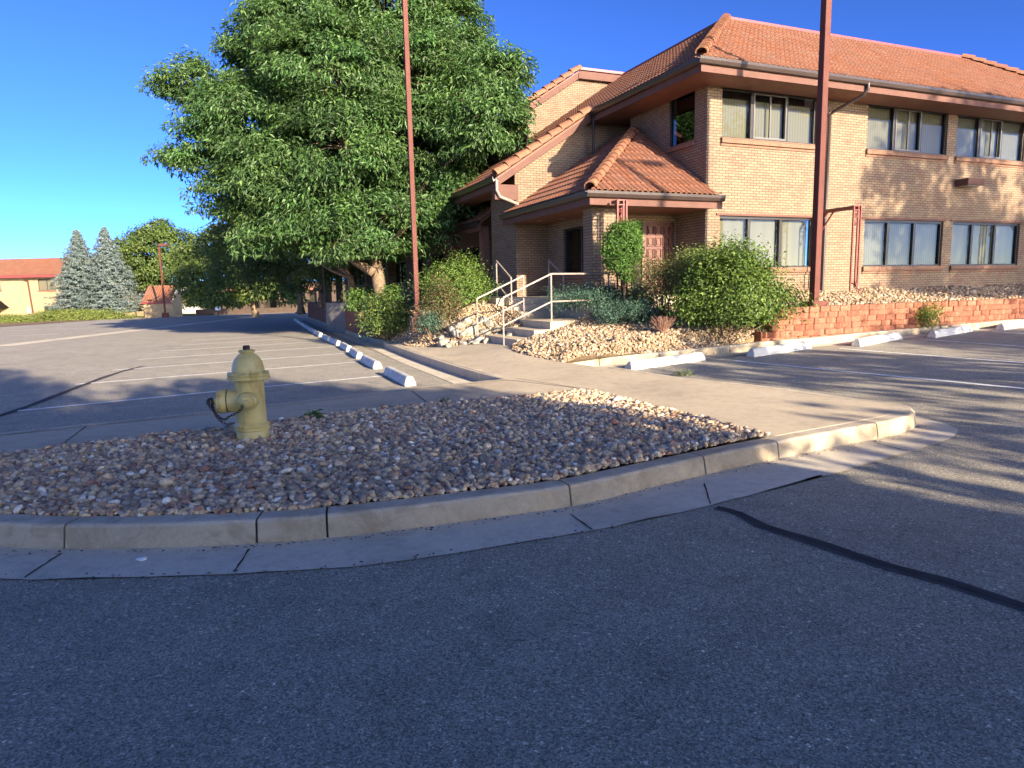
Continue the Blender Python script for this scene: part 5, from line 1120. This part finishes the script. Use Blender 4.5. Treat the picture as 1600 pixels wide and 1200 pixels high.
# blue spruces
def spruce(base, H, R0, label, seed):
    t = thing('blue_spruce', label, 'spruce', tuple(base), 0, 'blue spruces by the far office'); r = np.random.default_rng(seed); P = []; O = []
    m_ = MB(); m_.tube([(0, 0, -.2), (0, 0, H*.96)], [.26, .03], 8)
    z = H*.10
    while z < H*.99:
        f = 1-z/H; R_ = R0*f**.8*(1+r.normal(0, .06)); nb = max(5, int(16*f+5)); a0 = r.uniform(0, 6)
        for b in range(nb):
            a = a0+2*np.pi*b/nb+r.normal(0, .15); Lb_ = R_*r.uniform(.75, 1.12); k = int(22+Lb_*34); s = r.uniform(.12, 1, k)**.7
            d = np.array([np.cos(a), np.sin(a)]); side = np.array([-d[1], d[0]]); w = (1-s)*.35*Lb_*.8+.12
            lat = r.normal(0, 1, k)*w*.5; p = np.stack([d[0]*s*Lb_+side[0]*lat, d[1]*s*Lb_+side[1]*lat, z-.22*Lb_*s+.18*Lb_*s*s+r.normal(0, .05, k)], 1)
            P.append(p); O.append(unit(np.stack([np.full(k, d[0]), np.full(k, d[1]), np.full(k, .35)], 1)+r.normal(0, .3, (k, 3))))
            if z < H*.9: m_.tube([(0, 0, z), (d[0]*Lb_*.8, d[1]*Lb_*.8, z-.12*Lb_)], [.04, .01], 4)
        z += .30*(.6+.8*f)
    m_.build('trunk', M['darkbark'], t, smooth=True)
    leaf_mesh('crown', np.concatenate(P), np.concatenate(O), .26, .10, .05, [(.17, .21, .19), (.13, .17, .155), (.22, .26, .235), (.10, .135, .12)], M['needle'], t, seed, upb=.8, rnd=.4)
for px, top, d, R0, lab, s in [(133, 358, 86, 4.6, 'blue spruce on the left of the pair, in front of the far office', 61), (176, 354, 84, 4.4, 'blue spruce on the right of the pair, nearer the bin enclosure', 62)]:
    b = aty(px, 490, d); b[2] = float(zg(b[0], b[1])); H = aty(px, top, d)[2]-b[2]; spruce(b, H, R0, lab, s)
# ---------------------------------------------------------------- shrubs
def shrub(name, label, cat, c, rad, pal, n, L, W, seed, stems=9, zb=None, mat='leaf', droop=.2, group=None, bark='bark', clump=.14, flat=.8, shell=(.45, 1.04), leaves=16, sub=None):
    base = np.array([c[0], c[1], zbed(c[0], c[1]) if zb is None else zb]); t = thing(name, label, cat, tuple(base), 0, group)
    r = np.random.default_rng(seed); cc = np.array(c)-base; P = []; O = []; CL = []
    u = unit(r.normal(0, 1, (n, 3))); u[:, 2] = np.where(u[:, 2] < -.6, -u[:, 2], u[:, 2]); f = r.uniform(shell[0], shell[1], (n, 1))**.7
    lump = 1+.16*np.sin(u[:, :1]*5+seed)+.14*np.sin(u[:, 1:2]*6+seed*2)+.12*np.sin(u[:, 2:]*7+seed)
    p = cc+u*np.array(rad)*f*lump; p[:, 2] = np.maximum(p[:, 2], .04)
    for a, b in zip(p, u):
        k = int(leaves*r.uniform(.6, 1.4)); g = r.normal(0, clump, (k, 3))*np.array([1, 1, flat]); P.append(a+g); O.append(unit(b+unit(g)*.6)); v = 1+r.normal(0, .12); CL.append(np.full((k, 3), v))
    m_ = MB()
    for k in range(stems):
        q = p[r.integers(0, n)]; s0 = np.array([r.normal(0, rad[0]*.12), r.normal(0, rad[1]*.12), -.05]); limb(m_, s0, q, .016, .004, seed+k, .08, 5)
    m_.build('stems', M[bark], t, smooth=True)
    P = np.concatenate(P); P[:, 2] = np.maximum(P[:, 2], .02)
    leaf_mesh('foliage', P, np.concatenate(O), L, W, droop, pal, M[mat], t, seed, upb=.6, cl=np.concatenate(CL)); return t
def px_r(rx, ry, d): return (rx*d/FPX, rx*d/FPX*.8, ry*d/FPX)
LIME = [(.15, .21, .035), (.12, .18, .03), (.19, .25, .045), (.09, .145, .028)]
OLIVE = [(.15, .16, .05), (.12, .14, .04), (.19, .19, .07), (.10, .12, .035)]
JUN = [(.085, .15, .10), (.06, .115, .08), (.12, .19, .13), (.05, .095, .06)]
GRN = [(.09, .16, .035), (.07, .13, .028), (.12, .20, .045)]
shrub('leafy_shrub', 'biggest bright green shrub at the left end of the right red wall', 'shrub', aty(1140, 468, 13.9), px_r(84, 66, 13.9), [(.11, .17, .03), (.09, .145, .027), (.14, .20, .037), (.07, .12, .025)], 1900, .066, .042, 71, 16)
shrub('leafy_shrub', 'upper light green shrub in front of the corner pier and first lower window', 'shrub', aty(1095, 430, 14.9), px_r(42, 34, 14.9), [(.17, .22, .06), (.14, .19, .05), (.2, .26, .08)], 420, .055, .03, 72, 10)
shrub('olive_shrub', 'sparse olive-green twiggy shrub in front of the porch door', 'shrub', aty(1035, 448, 15.0), px_r(48, 42, 15.0), OLIVE, 520, .05, .026, 73, 22, leaves=12)
shrub('juniper', 'long blue-green juniper behind the level handrail, under the entry window', 'juniper', aty(945, 466, 16.1), px_r(82, 17, 16.1), JUN, 900, .07, .016, 74, 6, mat='needle', clump=.10, shell=(.2, 1.0), group='low blue-green junipers by the landing')
shrub('juniper', 'low blue-green juniper spilling over the landing edge beside the dead twigs', 'juniper', aty(985, 488, 14.9), px_r(50, 17, 14.9), JUN, 520, .065, .015, 75, 6, mat='needle', clump=.09, shell=(.2, 1.0), group='low blue-green junipers by the landing')
shrub('flowering_shrub', 'broad fresh green shrub left of the handrails, below the dark storefront', 'shrub', aty(714, 452, 18.4), px_r(54, 40, 18.4), GRN+LIME, 950, .065, .036, 76, 12)
shrub('rose_bush', 'reddish-leaved rose bush beside the white boulders and light pole', 'bush', aty(692, 478, 17.2), px_r(27, 33, 17.2), [(.20, .09, .05), (.11, .13, .045), (.15, .11, .05), (.10, .14, .04), (.09, .12, .04)], 330, .05, .028, 77, 12)
shrub('leafy_shrub', 'green and yellow sprawling shrub against the left red wall, below the tree trunks', 'shrub', aty(603, 499, 19.6), px_r(40, 30, 19.6), [(.07, .13, .04), (.10, .16, .04), (.21, .25, .05), (.08, .11, .035)], 560, .075, .038, 78, 12, zb=.15)
shrub('ivy_sprout', 'leafy suckers round the foot of the forked tree trunk', 'shrub', aty(566, 474, 25), px_r(22, 20, 25), GRN, 160, .10, .06, 79, 6)
shrub('ivy_sprout', 'leafy sucker right of the big ash trunk', 'shrub', aty(612, 466, 23.2), px_r(9, 17, 23.2), GRN, 60, .09, .06, 80, 4)
shrub('juniper', 'small blue-green juniper tuft right of the light pole pedestal', 'juniper', aty(672, 503, 17.0), px_r(14, 8, 17.0), JUN, 110, .07, .016, 81, 3, mat='needle', group='low blue-green junipers by the landing')
shrub('weed', 'small leafy weed growing against the right red block wall', 'weed', aty(1450, 494, 15.55), px_r(11, 13, 15.55), LIME, 60, .06, .034, 82, 5, zb=.42)
w1 = at(491, 656, .17); shrub('weed', 'small broad-leaved weed at the back edge of the shaded pebbles', 'weed', (w1[0], w1[1], .20), (.075, .06, .05), [(.05, .11, .035), (.07, .14, .04)], 16, .07, .028, 83, 6, zb=.15, leaves=6, clump=.02)
w2 = at(693, 631, .15); shrub('weed', 'tiny weed sprig where the pebbles meet the sidewalk', 'weed', (w2[0], w2[1], .175), (.05, .05, .04), [(.05, .09, .035)], 10, .05, .014, 84, 4, zb=.14, leaves=4, clump=.02)
w3 = at(1067, 585, .02); shrub('grass_tuft', 'small sunlit grass tuft beside the walk near the nearest right wheel stop', 'grass', (w3[0], w3[1], float(zg(w3[0], w3[1]))+.03), (.12, .05, .03), [(.2, .26, .05), (.14, .2, .05)], 26, .06, .012, 85, 3, zb=float(zg(w3[0], w3[1])), leaves=5, clump=.03)
# boxwood on a bare stem
bx_ = aty(975, 452, 15.2); tree('boxwood', 'small rounded evergreen clipped on a thin bare trunk in front of the porch', 'small tree', (bx_[0], bx_[1], zbed(bx_[0], bx_[1])), aty(977, 425, 15.2), .035, lb([(972, 372, 27, 15.2), (975, 392, 29, 15.2), (968, 408, 22, 15.1), (984, 360, 17, 15.2), (957, 385, 18, 15.1), (980, 428, 13, 15.2)]), [(.075, .15, .025), (.06, .12, .022), (.10, .19, .035)], 150, 26, .06, .055, .032, .1, 91, flat=.9, twigs=False, shell=(.55, 1.05))
# dry twiggy plants
def twigs_(label, c, h, w, n, seed, group):
    t = thing('dry_shrub', label, 'shrub', (c[0], c[1], zbed(c[0], c[1])), 0, group); r = np.random.default_rng(seed); m_ = MB()
    for k in range(n):
        a = r.uniform(0, 6.28); e = np.array([math.cos(a)*w*r.uniform(.2, 1), math.sin(a)*w*.7*r.uniform(.2, 1), h*r.uniform(.6, 1)]); pts = limb(m_, (0, 0, 0), e, .006, .0025, seed+k, .08, 5)
        for q in range(3): p = pts[2+q]; m_.tube([p, p+np.array([r.normal(0, .06), r.normal(0, .06), r.uniform(.03, .10)])], [.003, .0015], 4)
    m_.build('twigs', M['twig'], t); return t
c = atz(1005, 485, .8); twigs_('reddish dead twiggy shrub between the two junipers and the olive shrub', aty(1002, 487, 15.2), .48, .28, 110, 95, 'dead twiggy shrubs by the entry'); twigs_('low pinkish dead twiggy shrub in front of the big green shrub', aty(1036, 510, 13.7), .36, .26, 100, 96, 'dead twiggy shrubs by the entry')
# pale garden ornament in the shrubs
o_ = aty(999, 450, 16.0); t = thing('garden_ornament', 'pale stone ornament half hidden between the clipped evergreen and the door', 'ornament', (o_[0], o_[1], zbed(o_[0], o_[1])), 0)
m_ = MB(); m_.lathe([(.13, 0), (.13, .05), (.07, .09), (.055, .22), (.08, .40), (.10, .44)], 20); m_.build('stand', M['boulder'], t, smooth=True, auto=50)
m_ = MB(); m_.lathe([(.08, .44), (.15, .50), (.17, .58), (.15, .68), (.08, .74), (.001, .76)], 20); m_.build('top', M['boulder'], t, smooth=True, auto=50)
# ---------------------------------------------------------------- far side of the left car park
def zg1(p): return float(zg(p[0], p[1]))
fo = aty(60, 492, 95); fz_ = -1.75; F_ = thing('far_office', 'far two-storey buff brick office with a red tile roof, left of the blue spruces', 'building', (fo[0], fo[1], fz_), R(-4))
EH = aty(60, 430, 95)[2]-fz_; RH = aty(60, 406.5, 99)[2]-fz_; Wz = lambda y: aty(60, y, 95)[2]-fz_; FW = [(.45, 2.95, Wz(454), Wz(436)), (.9, 6.0, Wz(490), Wz(480)), (-6.6, -5.0, Wz(452), Wz(439)), (7, 11, Wz(492), Wz(480))]
m_ = MB(); wall(m_, 'u', 0, -26, 12, -.5, EH+.1, FW); wall(m_, 'v', 12, 0, 12, -.5, EH+.1); wall(m_, 'v', -26, 0, 12, -.5, EH+.1); m_.build('wall', M['far_brick'], F_)
for (a, b, c_, d_) in FW:
    m_ = MB(); m_.box(a, b, .1, .14, c_, c_+.06); m_.box(a, b, .1, .14, d_-.06, d_); m_.box(a, a+.06, .1, .14, c_, d_); m_.box(b-.06, b, .1, .14, c_, d_); m_.box((a+b)/2-.04, (a+b)/2+.04, .1, .14, c_, d_); w_ = m_.build('window', M['frame'], F_)
    m_ = MB(); m_.box(a, b, .15, .17, c_, d_); m_.build('pane', M['blind'] if c_ > 2 else M['interior'], w_); m_ = MB(); m_.box(a-.1, b+.1, -.1, .05, c_-.22, c_-.003); m_.build('sill', M['sillbrick'], w_)
sl2 = (RH-EH)/4.5
n2 = math.sqrt(1+sl2*sl2); tile_plane('roof', (0, -.9, EH), (1, 0, 0), (0, 1/n2, sl2/n2), [(-27, 0), (12.6, 0), (12.6, 4.9*n2), (-27, 4.9*n2)], F_, pitch=.3, course=.4, amp=.05, seed=41)
m_ = MB(); m_.box(-27, 12.6, -1.02, -.88, EH-.32, EH+.02); m_.build('gutter', M['flash'], F_); m_ = MB(); m_.box(-27, 12.6, -.87, .0, EH-.3, EH-.26); m_.build('soffit', M['soffit'], F_); m_ = MB(); m_.box(-27, 12.6, 3.9, 4.1, RH-.25, RH); m_.build('ridge', M['flash'], F_)
m_ = MB(); m_.bar((-1.0, -.95, EH-.3), (-.9, -.1, EH-.8), .14); m_.bar((-.9, -.1, EH-.8), (-.6, -.1, 0), .14); m_.build('downspout', M['pole'], F_)
m_ = MB(); m_.add([(-11, -3.2, Wz(480)), (-4.1, -3.2, Wz(480)), (-4.1, 0, Wz(480)), (-11, 0, Wz(480)), (-6.0, 0, Wz(462)), (-11, 0, Wz(462))], [(0, 1, 4, 5), (1, 2, 4), (0, 1, 2, 3)]); m_.build('porch_roof', M['tile'], F_); m_ = MB(); m_.box(-11, -4.0, -3.3, -3.18, Wz(483), Wz(479.5)); m_.build('porch_fascia', M['flash'], F_)
m_ = MB(); m_.box(-5.3, -4.6, -2.9, -2.2, -.4, Wz(483.5)); m_.build('porch_column', M['far_brick'], F_)
# bin enclosure
en = aty(247, 494, 82); E_ = thing('bin_enclosure', 'small buff brick bin enclosure with a sloping orange tile roof behind the far light pole', 'outbuilding', (en[0], en[1], zg1(en)), R(-3))
w0, w1_ = -1.65, 1.85; hE = aty(247, 472, 82)[2]-zg1(en); hR = aty(247, 450, 83.5)[2]-zg1(en)
m_ = MB(); wall(m_, 'u', 0, w0, w1_, -.3, hE); m_.add([(w0, 0, -.3), (w0, 2.2, -.3), (w0, 2.2, hR-.1), (w0, 0, hE)], [(0, 1, 2, 3)]); m_.add([(w1_, 0, -.3), (w1_, 2.2, -.3), (w1_, 2.2, hR-.1), (w1_, 0, hE)], [(0, 1, 2, 3)]); m_.build('wall', M['far_brick'], E_)
s3 = (hR-hE)/1.7; n3 = math.sqrt(1+s3*s3); tile_plane('roof', (0, -.15, hE), (1, 0, 0), (0, 1/n3, s3/n3), [(w0-.1, 0), (w1_+.1, 0), (w1_-.1, 1.85*n3), (w0-.3, 1.85*n3)], E_, pitch=.3, course=.4, amp=.05, seed=42)
m_ = MB(); m_.box(w0-.1, w1_+.1, -.22, -.12, hE-.2, hE+.02); m_.build('fascia', M['flash'], E_); m_ = MB(); m_.box(w0-.35, w1_-.1, 1.72, 2.2, hR-.1, hR+.04); m_.build('ridge', M['flash'], E_)
# dark far porch building at the end of the left row
db = aty(395, 486, 92); D_ = thing('far_porch_building', 'dark shaded brick building with pillars under the trees at the end of the car park', 'building', (db[0], db[1], zg1(db)), R(6))
m_ = MB(); wall(m_, 'u', 3, -7, 14, -.3, 4.2, [(-4, -2, 1, 2.6), (0, 2.4, .2, 2.6), (4, 8, 1, 2.6)]); m_.build('wall', M['shadebrick'], D_); m_ = MB(); m_.box(-7, 14, 3.2, 3.3, 0, 4); m_.build('room_behind', M['interior'], D_)
for k, u_ in enumerate((-4.6, -1.2, 1.0, 3.4, 7)): m_ = MB(); m_.box(u_, u_+.55, 0, .5, -.3, 3.0); m_.build('pillar', M['shadebrick'], D_)
m_ = MB(); m_.box(-5.4, 8.5, -.2, 3, 3.0, 3.4); m_.build('porch_beam', M['soffit'], D_); m_ = MB(); m_.box(-7, 9, -1.2, -.8, -.4, .75); m_.build('planter_wall', M['shadebrick'], D_)
sg_ = aty(341, 486, 84); S_ = thing('parking_sign', 'small white sign on a short post in front of the dark far building', 'sign', (sg_[0], sg_[1], zg1(sg_)), 0)
m_ = MB(); m_.obox((0, 0, .7), (.06, .06, 1.5)); m_.build('post', M['gutter'], S_); m_ = MB(); m_.obox((0, -.06, 1.0), (.62, .03, .72)); m_.build('panel', M['sign'], S_)
# house, fence, lawn, low greenery beyond
lw = [atz(*p, -1.3)[:2] for p in [(268, 489.5), (334, 489.5)]]; c0 = aty(300, 488, 98)
drape('lawn', [(c0[0]-6, c0[1]-10), (c0[0]+6, c0[1]-10), (c0[0]+40, c0[1]+200), (c0[0]-120, c0[1]+200), (c0[0]-60, c0[1]-4)], .05, M['grass'], 4)
ho = aty(283, 478, 150); h_ = thing('far_house', 'pale far house with a grey roof behind the lawn', 'house', (ho[0], ho[1], -2.0), R(10)); m_ = MB(); m_.box(-6, 5, 0, 8, 0, 3.6); m_.build('wall', M['cream'], h_); m_ = MB(); m_.add([(-6.5, -.5, 3.5), (5.5, -.5, 3.5), (5.5, 8.5, 3.5), (-6.5, 8.5, 3.5), (-6.5, 4, 6.0), (3, 4, 6.0)], [(0, 1, 5, 4), (2, 3, 4, 5), (1, 2, 5), (3, 0, 4)]); m_.build('roof', M['farroof'], h_)
fe = aty(300, 484, 120); f_ = thing('far_fence', 'low pale wall line behind the far lawn', 'fence', (fe[0], fe[1], -1.7), R(4)); m_ = MB(); m_.box(-7, 7, 0, .1, 0, .9); m_.build('panel', M['cream'], f_)
for k, (px, py, rx, ry, d, pal, lab) in enumerate([(287, 470, 13, 14, 104, [(.16, .19, .15), (.12, .15, .11)], 'pale grey-green bush on the left of the far lawn'), (306, 468, 13, 15, 100, OLIVE, 'olive bush in the middle behind the far lawn'), (325, 475, 12, 10, 96, GRN, 'bright green bush on the right of the far lawn')]):
    shrub('far_bush', lab, 'bush', aty(px, py, d), px_r(rx, ry, d), pal, 220, .28, .16, 100+k, 5, zb=-1.45, group='bushes behind the far lawn', clump=.3, leaves=12)
for k, (px, py, rx, ry, d, lab) in enumerate([(118, 495, 72, 9, 76, 'long low green ground cover hedge in front of the blue spruces'), (5, 503, 46, 8, 70, 'low green ground cover at the left picture edge')]):
    c_ = aty(px, py, d); shrub('low_hedge', lab, 'hedge', c_, px_r(rx, ry, d), [(.16, .20, .04), (.12, .16, .03), (.2, .22, .06)], 1500, .2, .1, 110+k, 4, zb=zg1(c_)-.1, group='low ground cover hedges', clump=.2, shell=(.1, 1), leaves=12)
drape('hedge_bed', PX([(-120, 520), (0, 511), (60, 506), (110, 502.5), (190, 497.5), (200, 490), (-100, 492)]), .03, M['soil_light'], 3)
ub = aty(47, 499, 74); u_ = thing('utility_box', 'white capped utility post in the ground cover before the far office', 'utility box', (ub[0], ub[1], zg1(ub)), 0); m_ = MB(); m_.obox((0, 0, .45), (.16, .16, 1.0)); m_.build('post', M['gutter'], u_); m_ = MB(); m_.lathe([(.16, .9), (.18, 1.0), (.18, 1.4), (.10, 1.55), (.001, 1.56)], 16); m_.build('cap', M['white'], u_, smooth=True)
# ---------------------------------------------------------------- trees behind the camera that throw the long evening shade
S_ = np.array([math.sin(R(SUN_YAW)), math.cos(R(SUN_YAW))]); W_ = np.array([-S_[1], S_[0]])
def SW_(w, s): p = W_*w+S_*s; return p
def shade_tree(w, s, ztop, rad, zbot, lab, seed, dens=1.0, per=1.6, sq=1.0):
    p = SW_(w, s); r = np.random.default_rng(seed); lo_ = []; zc = (ztop+zbot)/2; hz = (ztop-zbot)/2
    for k in range(9):
        a = r.uniform(0, 6.28); q = r.uniform(.1, .5)*rad; zz = zc+r.uniform(-.45, .5)*hz; rr_ = rad*r.uniform(.42, .6); lo_.append(((p[0]+math.cos(a)*q, p[1]+math.sin(a)*q, zz), (rr_, rr_, min(rr_, hz*.6))))
    lo_.append(((p[0], p[1], ztop-hz*.45), (rad*.5, rad*.5, hz*.45)))
    return tree('roadside_tree', lab, 'tree', (p[0], p[1], 0), (p[0], p[1], zbot+hz*.5), .25, lo_, ASH, per*dens, 40, .6, .34, .2, .5, seed, twigs=False, group='trees behind the camera')
c_ = SW_(-2, 24); ob = thing('shade_office', 'plain brick office with a dark roof, added behind the camera to throw the foreground shade', 'building', (c_[0], c_[1], 0), math.atan2(W_[1], W_[0]))  # unseen solid block added to keep the sun off the foreground
m_ = MB(); m_.box(-9, 6.2, -5, 6, -.3, 6.0); m_.build('wall', M['brick'], ob); m_ = MB(); m_.add([(-10, -6, 6.0), (7, -6, 6.0), (7, 7, 6.0), (-10, 7, 6.0), (-8, .5, 7.6), (5, .5, 7.6)], [(0, 1, 5, 4), (2, 3, 4, 5), (1, 2, 5), (3, 0, 4), (0, 1, 2, 3)]); m_.build('roof', M['gutter'], ob)
SH = [(-7.5, 17, 11.8, 4.2, 2), (-2.0, 16, 10.6, 3.6, 2), (2.2, 13.5, 7.6, 2.7, 1.2), (3.3, 9.0, 4.6, 1.9, .5)]
names = ['second broad tree from the left behind the camera', 'middle broad tree behind the camera', 'smaller round tree behind the camera', 'low round tree nearest behind the camera']
for k, (w, s, zt, rad, zb_) in enumerate(SH): shade_tree(w, s, zt, rad, zb_, names[k], 200+k, 1.3)
shade_tree(22.6, 14, 13.2, 3.9, 6.0, 'tall airy tree whose shadow mottles the sunny brick front', 221, .42)
shade_tree(28.0, 15, 13.0, 3.2, 5.0, 'second tall airy tree shading the far end of the brick front', 224, .5)
shade_tree(11.0, 12, 6.1, 2.6, 4.6, 'small thin tree shading the right car park', 222, .35)
shade_tree(16.0, 13, 6.3, 2.9, 4.2, 'thin spreading tree shading the right car park bays', 223, .5)
shade_tree(7.2, 11, 4.1, 1.7, 2.6, 'small ragged tree shading the road at the right', 225, .7)
